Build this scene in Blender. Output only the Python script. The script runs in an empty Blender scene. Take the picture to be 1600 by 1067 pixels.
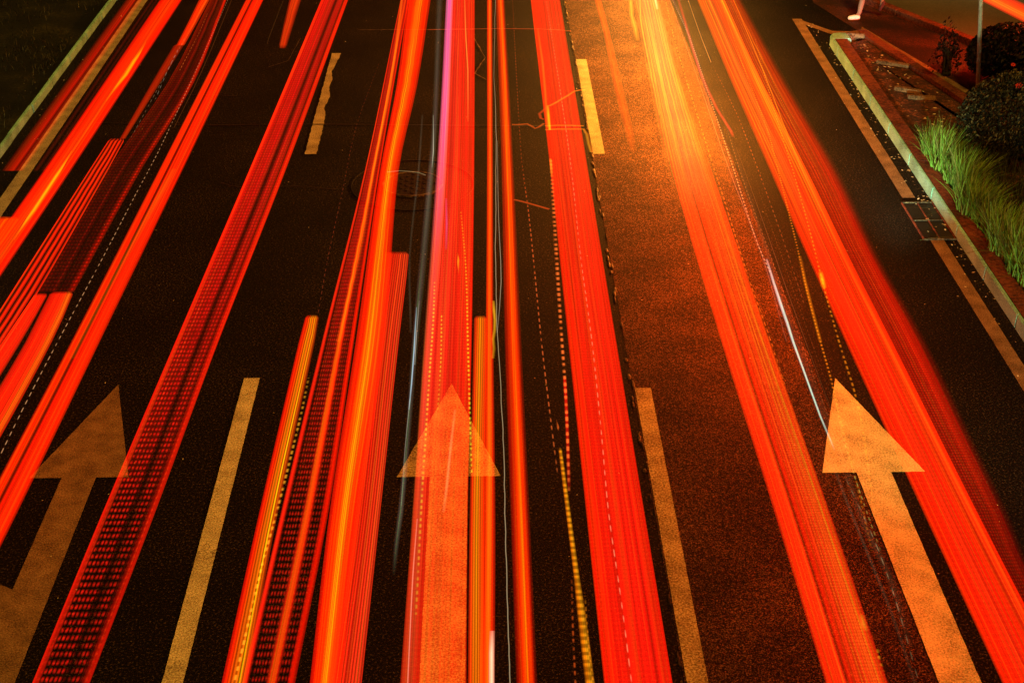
import bpy, bmesh, math, random
from mathutils import Vector, Matrix
random.seed(7)
scene = bpy.context.scene
C = scene.collection

# ------------------------------------------------------------------ camera
W, HT, FPX, CAMH = 1600.0, 1067.0, 2222.0, 6.91
VPX, VPY = 748.0, -763.0
th = math.atan((HT / 2 - VPY) / FPX)
psi = math.atan(-(VPX - W / 2) / FPX * math.cos(th))
F = Vector((math.sin(psi) * math.cos(th), math.cos(psi) * math.cos(th), -math.sin(th)))
R = Vector((math.cos(psi), -math.sin(psi), 0))
U = R.cross(F)
cam_d = bpy.data.cameras.new("camera")
cam_d.sensor_width = 36.0
cam_d.lens = 36.0 * FPX / W
cam_d.clip_end = 2000
cam = bpy.data.objects.new("camera", cam_d)
C.objects.link(cam)
m = Matrix((R, U, -F)).transposed().to_4x4()
m.translation = Vector((0, 0, CAMH))
cam.matrix_world = m
scene.camera = cam


def at(px, py, z=0.0):
    """world point at height z seen at pixel (px, py) of the 1600 x 1067 photograph"""
    d = F + R * ((px - W / 2) / FPX) + U * ((HT / 2 - py) / FPX)
    t = (z - CAMH) / d.z
    return Vector((0, 0, CAMH)) + d * t


# ------------------------------------------------------------------ world, sun, exposure
wd = bpy.data.worlds.new("World")
scene.world = wd
wd.use_nodes = True
nt = wd.node_tree
bg = nt.nodes["Background"]
sky = nt.nodes.new("ShaderNodeTexSky")
sky.sky_type = 'NISHITA'
sky.sun_disc = False
SUN_EL, SUN_AZ = math.radians(62), math.radians(180)
sky.sun_elevation = SUN_EL
sky.sun_rotation = SUN_AZ
nt.links.new(sky.outputs[0], bg.inputs[0])
bg.inputs[1].default_value = 0.0004
sd = bpy.data.lights.new("street_light", 'SUN')
sd.energy = 2.0
sd.color = (1.0, 0.56, 0.07)
sd.angle = math.radians(6)
so = bpy.data.objects.new("street_light", sd)
C.objects.link(so)
so.rotation_euler = (math.radians(90) - SUN_EL, 0, 0)
scene.view_settings.view_transform = 'Standard'
scene.view_settings.look = 'None'
scene.view_settings.exposure = 0
scene.view_settings.gamma = 1
scene.cycles.transparent_max_bounces = 48
scene.cycles.max_bounces = 5


def lamp(name, kind, loc, target, energy, color, **kw):
    l = bpy.data.lights.new(name, kind)
    l.energy = energy
    l.color = color
    for k, v in kw.items():
        setattr(l, k, v)
    o = bpy.data.objects.new(name, l)
    C.objects.link(o)
    o.location = loc
    o.rotation_euler = (Vector(target) - Vector(loc)).to_track_quat('-Z', 'Y').to_euler()
    return o


# added lamps standing for tail and indicator light on the right-lane tarmac
for ya, yb, e, col in ((6.5, 11.5, 66, (1, .02, .002)), (11.5, 16, 290, (1, .09, .004)), (16, 20, 860, (1, .30, .03)), (20, 27, 1150, (1, .42, .06))):
    o = lamp("tail_lamp_fill", 'AREA', (2.85, (ya + yb) / 2, 1.1), (2.05, (ya + yb) / 2, 0), e, col, shape='RECTANGLE', size=0.25, size_y=yb - ya)
    o.matrix_world = Matrix.Translation(Vector((2.85, (ya + yb) / 2, 1.1))) @ Matrix.Rotation(math.radians(15), 4, 'Y')
lamp("indicator_fill", 'SPOT', (2.5, 18.0, 2.4), at(1005, 80), 1100, (1, .44, .06), spot_size=math.radians(54), spot_blend=1.0, shadow_soft_size=.15)  # added lamp above the lane, standing for the indicator glow
# added lamp standing for the outermost trail's red light on the shoulder
o = lamp("tail_lamp_fill", 'AREA', (3.9, 15, .95), (4.4, 15, 0), 34, (1, .07, .005), shape='RECTANGLE', size=.2, size_y=14)
o.matrix_world = Matrix.Translation(Vector((3.9, 15, .95))) @ Matrix.Rotation(math.radians(-48), 4, 'Y')
# added lamps standing for passing headlamps on the low vertical faces and verge
lamp("headlamp_fill", 'SPOT', (4.3, 4.5, .45), (5.5, 15.0, .5), 1900, (.62, 1.0, .62), spot_size=math.radians(30), spot_blend=.9, shadow_soft_size=.1)
lamp("headlamp_fill", 'SPOT', (4.2, 12.0, .5), (5.5, 20.0, .5), 1700, (.62, 1.0, .62), spot_size=math.radians(34), spot_blend=.9, shadow_soft_size=.1)
lamp("headlamp_fill", 'SPOT', (-4.4, 7.0, .5), (-6.1, 20, .6), 1500, (.85, 1.0, .6), spot_size=math.radians(26), spot_blend=.9, shadow_soft_size=.1)
lamp("headlamp_fill", 'SPOT', (3.3, 7.0, 4.2), at(1385, 690), 420, (.15, .80, .20), spot_size=math.radians(27), spot_blend=1, shadow_soft_size=.3)  # added overhead fill that brightens and yellows the right arrow
lamp('headlamp_fill', 'SPOT', (4.7, 16.5, .7), at(1336, 26, .12), 900, (1, .95, .8), spot_size=math.radians(7), spot_blend=.8, shadow_soft_size=.05)  # added narrow fill that whitens the walker's shoe
# added red lamp that reddens the slip road, no car there
lamp("tail_lamp_fill", 'AREA', (8.2, 19.5, 1.1), (6.6, 20.2, 0), 190, (1, .06, .01), shape='RECTANGLE', size=.3, size_y=1.6)
lamp("far_road_fill", 'SPOT', (11.5, 25, 6), (10.0, 25.5, 0), 1100, (1, .75, .36), spot_size=math.radians(70), spot_blend=1, shadow_soft_size=.3)  # added fill that brightens the far road, source unseen


# ------------------------------------------------------------------ helpers
def lin(c):
    out = []
    for v in c[:3]:
        v /= 255.0
        out.append(v / 12.92 if v <= .04045 else ((v + .055) / 1.055) ** 2.4)
    return out


def tag(o, label=None, cat=None, group=None, kind=None):
    if label: o['label'] = label
    if cat: o['category'] = cat
    if group: o['group'] = group
    if kind: o['kind'] = kind
    return o


def mesh_obj(name, verts, faces, mats=(), parent=None, smooth=False):
    me = bpy.data.meshes.new(name)
    me.from_pydata([tuple(v) for v in verts], [], faces)
    for mm in mats: me.materials.append(mm)
    if smooth:
        me.polygons.foreach_set("use_smooth", [True] * len(me.polygons))
    me.update()
    o = bpy.data.objects.new(name, me)
    C.objects.link(o)
    if parent: o.parent = parent
    return o


def bm_obj(name, bm, mats, parent=None, smooth=False):
    bmesh.ops.recalc_face_normals(bm, faces=bm.faces)
    me = bpy.data.meshes.new(name)
    bm.to_mesh(me); bm.free()
    for mm in mats: me.materials.append(mm)
    if smooth:
        me.polygons.foreach_set("use_smooth", [True] * len(me.polygons))
    o = bpy.data.objects.new(name, me)
    C.objects.link(o)
    if parent: o.parent = parent
    return o


def empty(name, loc=(0, 0, 0)):
    o = bpy.data.objects.new(name, None)
    C.objects.link(o)
    o.location = loc
    o.empty_display_size = .2
    return o


def nodes(mat):
    mat.use_nodes = True
    return mat.node_tree.nodes, mat.node_tree.links


def math_n(N, L, op, a, b=None, clamp=False):
    n = N.new("ShaderNodeMath"); n.operation = op; n.use_clamp = clamp
    for i, v in enumerate((a, b)):
        if v is None: continue
        if isinstance(v, (int, float)): n.inputs[i].default_value = v
        else: L.new(v, n.inputs[i])
    return n.outputs[0]


def noisy(name, stops, scale=40, scale2=3, rough=.85, detail=6, bump=.0, spec=.3, mixw=.35, stretch=None):
    """surface whose own colour is speckled: fine grain mixed with larger blotches"""
    mat = bpy.data.materials.new(name)
    N, L = nodes(mat)
    p = N["Principled BSDF"]
    tc = N.new("ShaderNodeTexCoord"); mp = N.new("ShaderNodeMapping")
    L.new(tc.outputs['Object'], mp.inputs[0])
    if stretch: mp.inputs['Scale'].default_value = stretch
    a = N.new("ShaderNodeTexNoise"); a.inputs['Scale'].default_value = scale; a.inputs['Detail'].default_value = detail
    a.inputs['Roughness'].default_value = .75
    b = N.new("ShaderNodeTexNoise"); b.inputs['Scale'].default_value = scale2; b.inputs['Detail'].default_value = 5
    L.new(mp.outputs[0], a.inputs[0]); L.new(mp.outputs[0], b.inputs[0])
    s = math_n(N, L, 'ADD', math_n(N, L, 'MULTIPLY', a.outputs[0], 1 - mixw), math_n(N, L, 'MULTIPLY', b.outputs[0], mixw))
    r = N.new("ShaderNodeValToRGB")
    L.new(s, r.inputs[0])
    el = r.color_ramp.elements
    while len(el) < len(stops): el.new(.5)
    for e, (pos, col) in zip(el, stops):
        e.position = pos; e.color = (*col, 1)
    L.new(r.outputs[0], p.inputs['Base Color'])
    p.inputs['Roughness'].default_value = rough
    p.inputs['Specular IOR Level'].default_value = spec
    if bump:
        bn = N.new("ShaderNodeBump"); bn.inputs['Strength'].default_value = bump; bn.inputs['Distance'].default_value = .01
        L.new(a.outputs[0], bn.inputs['Height']); L.new(bn.outputs[0], p.inputs['Normal'])
    return mat


M = {}
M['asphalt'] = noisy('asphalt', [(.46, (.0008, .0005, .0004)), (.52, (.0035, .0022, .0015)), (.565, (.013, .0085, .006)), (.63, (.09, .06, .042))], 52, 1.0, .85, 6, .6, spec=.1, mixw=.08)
M['asphalt_glow_tint'] = noisy('asphalt_glow_tint', [(.44, (.0015, .0007, .0004)), (.50, (.012, .005, .003)), (.55, (.055, .024, .013)), (.62, (.20, .10, .06))], 82, 1.6, .85, 6, .7, spec=.1, mixw=.1)  # right-lane asphalt, with tail-lamp glow put into its lighter, redder colour
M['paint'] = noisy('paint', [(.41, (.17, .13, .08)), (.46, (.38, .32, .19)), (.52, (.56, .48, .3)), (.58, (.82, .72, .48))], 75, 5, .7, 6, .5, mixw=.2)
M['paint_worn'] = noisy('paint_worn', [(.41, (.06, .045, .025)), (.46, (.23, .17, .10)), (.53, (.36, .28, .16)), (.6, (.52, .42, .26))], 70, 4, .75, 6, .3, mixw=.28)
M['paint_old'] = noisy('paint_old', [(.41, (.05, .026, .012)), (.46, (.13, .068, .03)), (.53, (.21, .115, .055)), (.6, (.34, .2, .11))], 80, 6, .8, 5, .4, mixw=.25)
M['kerb'] = noisy('kerb_stone', [(.42, (.11, .24, .19)), (.5, (.20, .44, .36)), (.58, (.32, .62, .52))], 70, 3, .8, 5, .3)
M['brick'] = noisy('brick_paving', [(.42, (.03, .006, .003)), (.5, (.11, .022, .010)), (.6, (.2, .05, .022))], 30, 2, .85, 5, .4)
M['soil'] = noisy('soil', [(.4, (.006, .004, .003)), (.52, (.05, .018, .012)), (.57, (.16, .04, .02)), (.64, (.34, .12, .06))], 30, 5, .95, 8, .8)
M['slip'] = noisy('slip_asphalt_glow', [(.42, (.003, .0015, .001)), (.52, (.03, .006, .004)), (.6, (.12, .025, .015))], 60, 1.2, .8, 5, .5)  # red light on the slip road partly put into the asphalt colour
M['far'] = noisy('far_asphalt', [(.42, (.05, .05, .035)), (.6, (.10, .10, .07))], 50, .8, .8, 5, .3)
M['turf'] = noisy('turf_soil', [(.44, (.001, .001, .0006)), (.55, (.008, .007, .003)), (.66, (.04, .03, .01))], 22, 1.4, .95, 8, .8, mixw=.55)
M['tar'] = noisy('tar', [(.4, (.003, .003, .003)), (.6, (.008, .007, .006))], 40, 2, .6)
M['seal'] = noisy('crack_filler', [(.42, (.008, .006, .004)), (.52, (.06, .035, .018)), (.66, (.3, .2, .1))], 40, 9, .6)
M['iron'] = noisy('cast_iron', [(.4, (.004, .003, .0025)), (.6, (.016, .012, .009))], 80, 4, .6, 5, .3, .2)
M['iron_edge'] = noisy('worn_iron', [(.45, (.008, .006, .004)), (.6, (.12, .1, .06))], 30, 8, .5)
M['pole'] = noisy('galvanised_pole', [(.4, (.3, .25, .18)), (.6, (.6, .5, .38))], 20, 3, .5)
M['sign_red'] = noisy('sign_red', [(.4, (.35, .03, .02)), (.6, (.45, .05, .03))], 10, 3, .5)
M['block'] = noisy('pale_block', [(.42, (.05, .025, .012)), (.58, (.26, .13, .06))], 40, 6, .85)


def crazed(mat, scale=9.0, amount=.55):
    """fine irregular cracks and grime in old road paint"""
    N, L = mat.node_tree.nodes, mat.node_tree.links
    p = N["Principled BSDF"]; src = p.inputs['Base Color'].links[0].from_socket
    tc = N.new("ShaderNodeTexCoord"); nz = N.new("ShaderNodeTexNoise"); nz.inputs['Scale'].default_value = 7; nz.inputs['Detail'].default_value = 4
    L.new(tc.outputs['Object'], nz.inputs[0])
    mx = N.new("ShaderNodeMix"); mx.data_type = 'RGBA'; mx.inputs[0].default_value = .16
    L.new(tc.outputs['Object'], mx.inputs[6]); L.new(nz.outputs[1], mx.inputs[7])
    vo = N.new("ShaderNodeTexVoronoi"); vo.feature = 'DISTANCE_TO_EDGE'; vo.inputs['Scale'].default_value = scale
    L.new(mx.outputs[2], vo.inputs[0])
    c = math_n(N, L, 'SUBTRACT', 1.0, math_n(N, L, 'MULTIPLY', vo.outputs[0], 14.0, True))
    pw = N.new("ShaderNodeTexNoise"); pw.inputs['Scale'].default_value = 2.3; L.new(tc.outputs['Object'], pw.inputs[0])
    c = math_n(N, L, 'MULTIPLY', c, math_n(N, L, 'MULTIPLY', math_n(N, L, 'SUBTRACT', pw.outputs[0], .42, True), 6 * amount, True), True)
    m2 = N.new("ShaderNodeMix"); m2.data_type = 'RGBA'; L.new(c, m2.inputs[0]); L.new(src, m2.inputs[6]); m2.inputs[7].default_value = (.10, .065, .035, 1)
    L.new(m2.outputs[2], p.inputs['Base Color'])


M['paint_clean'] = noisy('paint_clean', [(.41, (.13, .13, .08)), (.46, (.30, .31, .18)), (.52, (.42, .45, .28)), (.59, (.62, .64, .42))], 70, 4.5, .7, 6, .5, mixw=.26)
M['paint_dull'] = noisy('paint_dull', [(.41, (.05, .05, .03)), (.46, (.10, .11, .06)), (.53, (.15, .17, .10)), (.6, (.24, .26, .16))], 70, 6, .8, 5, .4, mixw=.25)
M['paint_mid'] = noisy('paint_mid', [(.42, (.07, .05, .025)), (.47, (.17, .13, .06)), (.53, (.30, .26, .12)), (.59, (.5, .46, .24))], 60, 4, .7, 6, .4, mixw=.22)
crazed(M['paint'], 17)
crazed(M['paint_worn'], 17)
crazed(M['paint_old'], 11, .25)
crazed(M['paint_clean'], 13, .12)


def leaf_mat(name, cols, rough=.6):
    mat = bpy.data.materials.new(name)
    N, L = nodes(mat)
    p = N["Principled BSDF"]
    g = N.new("ShaderNodeNewGeometry"); r = N.new("ShaderNodeValToRGB")
    L.new(g.outputs['Random Per Island'], r.inputs[0])
    el = r.color_ramp.elements
    while len(el) < len(cols): el.new(.5)
    for i, (e, c) in enumerate(zip(el, cols)):
        e.position = i / (len(cols) - 1); e.color = (*c, 1)
    L.new(r.outputs[0], p.inputs['Base Color'])
    p.inputs['Roughness'].default_value = rough
    p.inputs['Specular IOR Level'].default_value = .12
    return mat


M['blade'] = leaf_mat('grass_blade', [(.03, .06, .008), (.10, .22, .02), (.18, .34, .05), (.24, .24, .06)])
M['blade_dry'] = leaf_mat('dry_blade', [(.05, .045, .012), (.12, .10, .03), (.24, .19, .07)])
M['turf_blade'] = leaf_mat('turf_blade', [(.008, .008, .003), (.022, .02, .006), (.07, .055, .018)])
M['shrub'] = leaf_mat('shrub_leaf', [(.003, .004, .002), (.008, .008, .003), (.03, .022, .008), (.2, .13, .05)])
M['hedge'] = leaf_mat('hedge_leaf', [(.003, .003, .002), (.008, .007, .004), (.03, .014, .01)])
M['red_spot'] = leaf_mat('red_light_spot', [(.5, .02, .02), (.7, .05, .03)])
M['stem'] = noisy('woody_stem', [(.4, (.03, .02, .012)), (.6, (.06, .04, .025))], 30, 4)
M['litter'] = leaf_mat('litter', [(.3, .22, .12), (.5, .4, .28), (.75, .7, .6)])

# ------------------------------------------------------------------ ground
XE = -6.0      # left kerb face
XK = 5.17       # right kerb face
KH, KL = .15, .11


def strip(name, poly, z, mat, parent=None, th_=0.0):
    """flat sheet from a list of (x, y)"""
    o = mesh_obj(name, [(x, y, z) for x, y in poly], [list(range(len(poly)))], [mat], parent)
    return o


def prism(name, poly, z0, z1, mats, parent=None, bevel=0.0):
    bm = bmesh.new()
    b = [bm.verts.new((x, y, z0)) for x, y in poly]
    t = [bm.verts.new((x, y, z1)) for x, y in poly]
    bm.faces.new(t); bm.faces.new(b[::-1])
    n = len(poly)
    for i in range(n):
        bm.faces.new((b[i], b[(i + 1) % n], t[(i + 1) % n], t[i]))
    if bevel:
        es = [e for e in bm.edges if all(v.co.z > z1 - 1e-5 for v in e.verts)]
        bmesh.ops.bevel(bm, geom=es, offset=bevel, segments=2, affect='EDGES')
    return bm_obj(name, bm, mats, parent)


tag(strip('ground', [(-300, -60), (300, -60), (300, 600), (-300, 600)], -.02, M['asphalt']), kind='structure')
tag(strip('road', [(XE, -10), (XK + 3, -10), (XK + 3, 120), (XE, 120)], 0, M['asphalt']), kind='structure')
tag(strip('right_lane_glow_surface', [(1.325, -10), (3.05, -10), (3.05, 90), (1.325, 90)], .004, M['asphalt_glow_tint']), kind='structure')  # glow-tinted strip, ending where the lane glow ends
# slip road and far carriageway
sl = [at(1345, 52), at(1500, 150)]
dsl = (sl[1] - sl[0]).normalized()


def line_pt(a, d, t): return (a.x + d.x * t, a.y + d.y * t)


fa, fb = at(1340, 0), at(1440, 40)
dfl = (fb - fa).normalized()
sn = Vector((-dsl.y, dsl.x, 0))
if sn.y < 0: sn = -sn
tag(strip('slip_road', [line_pt(sl[0], dsl, -1.6), line_pt(sl[0], dsl, 26), line_pt(fa, dfl, 26), line_pt(fa, dfl, -1.4)], .006, M['slip']), kind='structure')
tag(strip('far_road', [line_pt(fb, dfl, -40), line_pt(fb, dfl, 30), (60, 30), (60, 110), (9, 110)], .012, M['far']), kind='structure')

# left verge
o = prism('verge', [(-60, -10), (XE - .055, -10), (XE - .055, 110), (-60, 110)], -.01, KL - .03, [M['turf']])
tag(o, kind='structure')


def kerb_run(name, x0, x1, ya, yb, h, mat, label, cat='kerb', seg=1.0):
    """a run of kerb stones with tight joints"""
    bm = bmesh.new()
    y = ya
    while y < yb - .01:
        y2 = min(y + seg, yb)
        jx = random.uniform(-.004, .004)
        bmesh.ops.create_cube(bm, size=1, matrix=Matrix.Translation(((x0 + x1) / 2 + jx, (y + y2) / 2, h / 2 - .02)) @ Matrix.Diagonal((x1 - x0, y2 - y - .012, h + .04, 1)))
        y = y2
    bmesh.ops.bevel(bm, geom=[e for e in bm.edges], offset=.012, segments=2, affect='EDGES')
    o = bm_obj(name, bm, [mat])
    return tag(o, label, cat)


kerb_run('kerb', XE - .05, XE, -4, 60, KL, M['kerb'], 'long pale green-lit kerb beside the dark grass verge')
nose = at(1294, 70)
YN = nose.y
isl = empty('traffic_island', (XK, YN, 0))
tag(isl, 'pointed traffic island with pale kerb face and red brick edging', 'traffic island')
far1, far2 = at(1348, 49, KH), at(1500, 148, KH)
dI = (far2 - far1).normalized()
e2 = far1 + dI * 26


def rel(poly): return [(x - XK, y - YN) for x, y in poly]


def isl_part(name, poly, z0, z1, mat, bevel=0):
    return prism(name, rel(poly), z0, z1, [mat], isl, bevel)


# planted bed level inside the edging
inner = [(XK + .21, -4), (XK + .21, YN - .3), (far1.x - .02, far1.y - .30), (far1.x + dI.x * 26 - .35, far1.y + dI.y * 26 - .4), (e2.x, -4)]
isl_part('bed', inner, -.01, KH - .035, M['soil'])
# kerb stones along the main road
bm = bmesh.new()
y = -4.0
while y < YN - .2:
    y2 = min(y + 1.0, YN - .18)
    bmesh.ops.create_cube(bm, size=1, matrix=Matrix.Translation((.02, (y + y2) / 2 - YN, KH / 2 - .02)) @ Matrix.Diagonal((.04, y2 - y - .01, KH + .04, 1)))
    y = y2
bmesh.ops.bevel(bm, geom=list(bm.edges), offset=.01, segments=2, affect='EDGES')
bm_obj('kerb_face', bm, [M['kerb']], isl)
# rounded nose stone
npts = [(XK + .003, YN - .2), (XK + .005, YN - .02), (XK + .05, YN + .07), (XK + .16, YN + .11), (XK + .28, YN + .08), (XK + .28, YN - .2)]
isl_part('nose_stone', npts, -.03, KH + .003, M['kerb'], .015)
# brick edging: courses with joints
bm = bmesh.new()
y = -4.0
while y < YN - .25:
    bmesh.ops.create_cube(bm, size=1, matrix=Matrix.Translation((.128, y + .3 - YN, KH / 2 - .015 + random.uniform(-.003, .003))) @ Matrix.Diagonal((.17, .588, KH + .03, 1)))
    y += .6
bm_obj('brick_edging', bm, [M['brick']], isl)
bm = bmesh.new()
L0 = Vector((far1.x - .30, far1.y - .02, 0)); t = -.05
while t < 26:
    c = far1 + dI * (t + .25)
    bmesh.ops.create_cube(bm, size=1, matrix=Matrix.Translation((c.x - XK, c.y - YN, KH / 2 - .01 + random.uniform(-.004, .004))) @ Matrix.Rotation(math.atan2(dI.y, dI.x), 4, 'Z') @ Matrix.Diagonal((.49, .15, KH + .03, 1)))
    t += .5
bm_obj('rear_edging', bm, [M['brick']], isl)
# edging closing the island between nose and rear
a0, a1 = Vector((XK + .26, YN + .0, 0)), Vector((far1.x + .02, far1.y + .0, 0))
dd = (a1 - a0).normalized(); pn = Vector((-dd.y, dd.x, 0)) * .09
isl_part('front_edging', [(a0 - pn)[:2], (a1 - pn)[:2], (a1 + pn)[:2], (a0 + pn)[:2]], -.02, KH - .002, M['block'])
# loose pale blocks lying in the bed
for (x0, y0, x1, y1) in ((1398, 137, 1440, 144), (1418, 150, 1462, 153), (1370, 95, 1420, 103), (1322, 53, 1352, 56)):
    p0, p1 = at(x0, y0, KH), at(x1, y1, KH)
    c = (p0 + p1) / 2; d = p1 - p0
    bm = bmesh.new()
    bmesh.ops.create_cube(bm, size=1, matrix=Matrix.Diagonal((d.length, .09, .06, 1)))
    bmesh.ops.bevel(bm, geom=list(bm.edges), offset=.012, segments=2, affect='EDGES')
    for v in bm.verts: v.co += Vector([random.uniform(-.006, .006) for _ in range(3)])
    o = bm_obj('paving_block', bm, [M['block']])
    o.location = (c.x, c.y, KH - .01); o.rotation_euler.z = math.atan2(d.y, d.x)
    lab = {1398: 'pale slab in the island bed, behind the nearest pale slab', 1418: 'pale slab nearest the round shrub in the island bed',
           1370: 'thin pale slab lying across the middle of the island bed', 1322: 'short pale slab at the pointed tip of the island'}[x0]
    tag(o, lab, 'paving block', 'pale slabs lying in the island bed')

# far kerb of the slip road
bm = bmesh.new(); t = -10
while t < 26:
    c = fa + dfl * (t + .5)
    bmesh.ops.create_cube(bm, size=1, matrix=Matrix.Translation((c.x, c.y, .04)) @ Matrix.Rotation(math.atan2(dfl.y, dfl.x), 4, 'Z') @ Matrix.Diagonal((.98, .14, .14, 1)))
    t += 1
bmesh.ops.bevel(bm, geom=list(bm.edges), offset=.01, segments=1, affect='EDGES')
tag(bm_obj('kerb', bm, [M['brick']]), 'low dull red kerb along the far side of the slip road', 'kerb')

# ------------------------------------------------------------------ road markings
ZM = .009


def ragged(poly, amp=.0014, step=.045):
    """polygon outline with slightly uneven edges"""
    out = []
    n = len(poly)
    for i in range(n):
        a, b = Vector(poly[i]), Vector(poly[(i + 1) % n])
        k = max(1, int((b - a).length / step))
        nrm = Vector((-(b - a).y, (b - a).x)).normalized()
        for j in range(k):
            p = a.lerp(b, j / k)
            if j: p = p + nrm * random.uniform(-amp, amp)
            out.append((p.x, p.y))
    return out


def marking(name, poly, mat, label, cat, group=None, z=ZM, amp=.0014):
    cx = sum(p[0] for p in poly) / len(poly); cy = sum(p[1] for p in poly) / len(poly)
    pts = ragged([(x - cx, y - cy) for x, y in poly], amp)
    bm = bmesh.new()
    f = bm.faces.new([bm.verts.new((x, y, 0)) for x, y in pts])
    if f.normal.z < 0: f.normal_flip()
    f.normal_update()
    bmesh.ops.triangulate(bm, faces=bm.faces[:])
    me = bpy.data.meshes.new(name); bm.to_mesh(me); bm.free(); me.materials.append(mat)
    o = bpy.data.objects.new(name, me); C.objects.link(o); o.location = (cx, cy, z)
    return tag(o, label, cat, group)


def yy(py, px=748): return at(px, py).y


def rect(x0, x1, ya, yb): return [(x0, ya), (x1, ya), (x1, yb), (x0, yb)]


G1 = 'broken white lines between lanes'
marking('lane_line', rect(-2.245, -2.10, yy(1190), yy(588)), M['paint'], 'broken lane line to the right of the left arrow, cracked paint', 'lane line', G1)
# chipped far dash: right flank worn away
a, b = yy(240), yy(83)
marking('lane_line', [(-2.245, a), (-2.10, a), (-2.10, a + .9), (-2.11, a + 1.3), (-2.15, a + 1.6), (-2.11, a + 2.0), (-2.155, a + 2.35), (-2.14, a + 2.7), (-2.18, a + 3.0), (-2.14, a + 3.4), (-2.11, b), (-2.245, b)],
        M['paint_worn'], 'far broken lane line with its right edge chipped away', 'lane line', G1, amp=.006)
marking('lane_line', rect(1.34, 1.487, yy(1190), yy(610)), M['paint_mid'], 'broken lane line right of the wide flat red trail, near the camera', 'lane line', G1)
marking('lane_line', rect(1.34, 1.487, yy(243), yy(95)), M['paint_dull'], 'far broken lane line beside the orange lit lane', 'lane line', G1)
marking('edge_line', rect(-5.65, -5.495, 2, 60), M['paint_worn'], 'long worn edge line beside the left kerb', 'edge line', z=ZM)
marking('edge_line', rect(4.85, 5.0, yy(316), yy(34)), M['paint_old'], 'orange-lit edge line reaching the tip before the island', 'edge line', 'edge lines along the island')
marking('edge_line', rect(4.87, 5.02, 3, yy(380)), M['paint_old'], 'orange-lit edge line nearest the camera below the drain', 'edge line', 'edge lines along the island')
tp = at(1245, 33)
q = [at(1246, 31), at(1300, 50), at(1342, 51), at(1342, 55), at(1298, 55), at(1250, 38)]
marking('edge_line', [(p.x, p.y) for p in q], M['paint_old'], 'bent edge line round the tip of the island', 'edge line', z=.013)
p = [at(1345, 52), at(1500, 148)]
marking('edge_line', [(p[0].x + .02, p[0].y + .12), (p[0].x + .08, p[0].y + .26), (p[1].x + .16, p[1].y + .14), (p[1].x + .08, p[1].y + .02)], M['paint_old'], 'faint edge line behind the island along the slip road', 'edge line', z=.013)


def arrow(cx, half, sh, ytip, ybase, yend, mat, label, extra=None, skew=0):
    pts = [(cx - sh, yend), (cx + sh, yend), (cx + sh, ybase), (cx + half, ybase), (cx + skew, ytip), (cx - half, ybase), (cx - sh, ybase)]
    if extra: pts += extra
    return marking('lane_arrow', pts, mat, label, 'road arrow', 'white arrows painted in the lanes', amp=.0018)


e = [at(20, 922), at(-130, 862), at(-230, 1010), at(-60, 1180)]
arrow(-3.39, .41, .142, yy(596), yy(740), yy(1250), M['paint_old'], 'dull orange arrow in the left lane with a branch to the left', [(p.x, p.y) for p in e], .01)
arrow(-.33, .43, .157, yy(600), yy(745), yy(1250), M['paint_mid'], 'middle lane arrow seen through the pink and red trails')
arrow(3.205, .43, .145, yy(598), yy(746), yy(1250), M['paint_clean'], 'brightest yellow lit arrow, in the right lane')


def ribbon_px(name, pts, w, mat, label, cat, z, group=None, jit=.006, n=6, h=0.0):
    """thin crack or seal following image points on the road"""
    P = [at(x, y, z) for x, y in pts]
    fine = []
    for i in range(len(P) - 1):
        for j in range(n): fine.append(P[i].lerp(P[i + 1], j / n))
    fine.append(P[-1])
    V, Fc = [], []
    for i, p in enumerate(fine):
        d = (fine[min(i + 1, len(fine) - 1)] - fine[max(i - 1, 0)]).normalized()
        nn = Vector((-d.y, d.x, 0)); ww = w * random.uniform(.3, .95) / 2
        off = nn * random.uniform(-jit, jit)
        V += [p + off + nn * ww, p + off - nn * ww]
    for i in range(len(fine) - 1):
        Fc.append((2 * i, 2 * i + 1, 2 * i + 3, 2 * i + 2))
    o0 = sum((v for v in V), Vector()) / len(V)
    ob = mesh_obj(name, [v - o0 for v in V], Fc, [mat])
    ob.location = o0
    return tag(ob, label, cat, group)


ribbon_px('road_joint', [(150, 192), (300, 196), (480, 194), (700, 196), (900, 197)], .035, M['tar'], 'straight dark joint running across the road below the far dashes', 'road joint', .012)
ribbon_px('road_joint', [(560, 47), (745, 46), (830, 45), (890, 48)], .03, M['seal'], 'pale joint crossing the road near the top edge', 'road joint', .012)
ribbon_px('road_crack', [(741, 60), (758, 90), (742, 115), (760, 125)], .03, M['seal'], 'zigzag crack beside the pink trail at the top', 'crack', .013)
ribbon_px('road_crack', [(405, 292), (470, 291), (530, 296)], .03, M['tar'], 'thin dark crack left of the manhole', 'crack', .013)
ribbon_px('road_crack', [(230, 150), (300, 148), (370, 150)], .03, M['tar'], 'thin dark crack between the upper left trails', 'crack', .013)
ribbon_px('road_crack', [(345, 285), (360, 290), (385, 294)], .03, M['tar'], 'short dark crack beside the hatched trail', 'crack', .013)
ribbon_px('road_crack', [(420, 105), (450, 95), (470, 60)], .02, M['seal'], 'faint curved crack beside the short trail at the top', 'crack', .013)
# rough ridge where the two surfacings meet
bm = bmesh.new()
y = 4.0
while y < 40:
    if random.random() < .45:
        w = random.uniform(.006, .02); l = random.uniform(.015, .09)
        bmesh.ops.create_icosphere(bm, subdivisions=1, radius=1, matrix=Matrix.Translation((1.318 + random.uniform(-.018, .018), y, .006)) @ Matrix.Diagonal((w, l, .012, 1)))
    y += random.uniform(.04, .16)
tag(bm_obj('road_seam', bm, [M['seal']]), 'lumpy seam where the right lane surface begins', 'road seam', kind='stuff')

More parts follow.
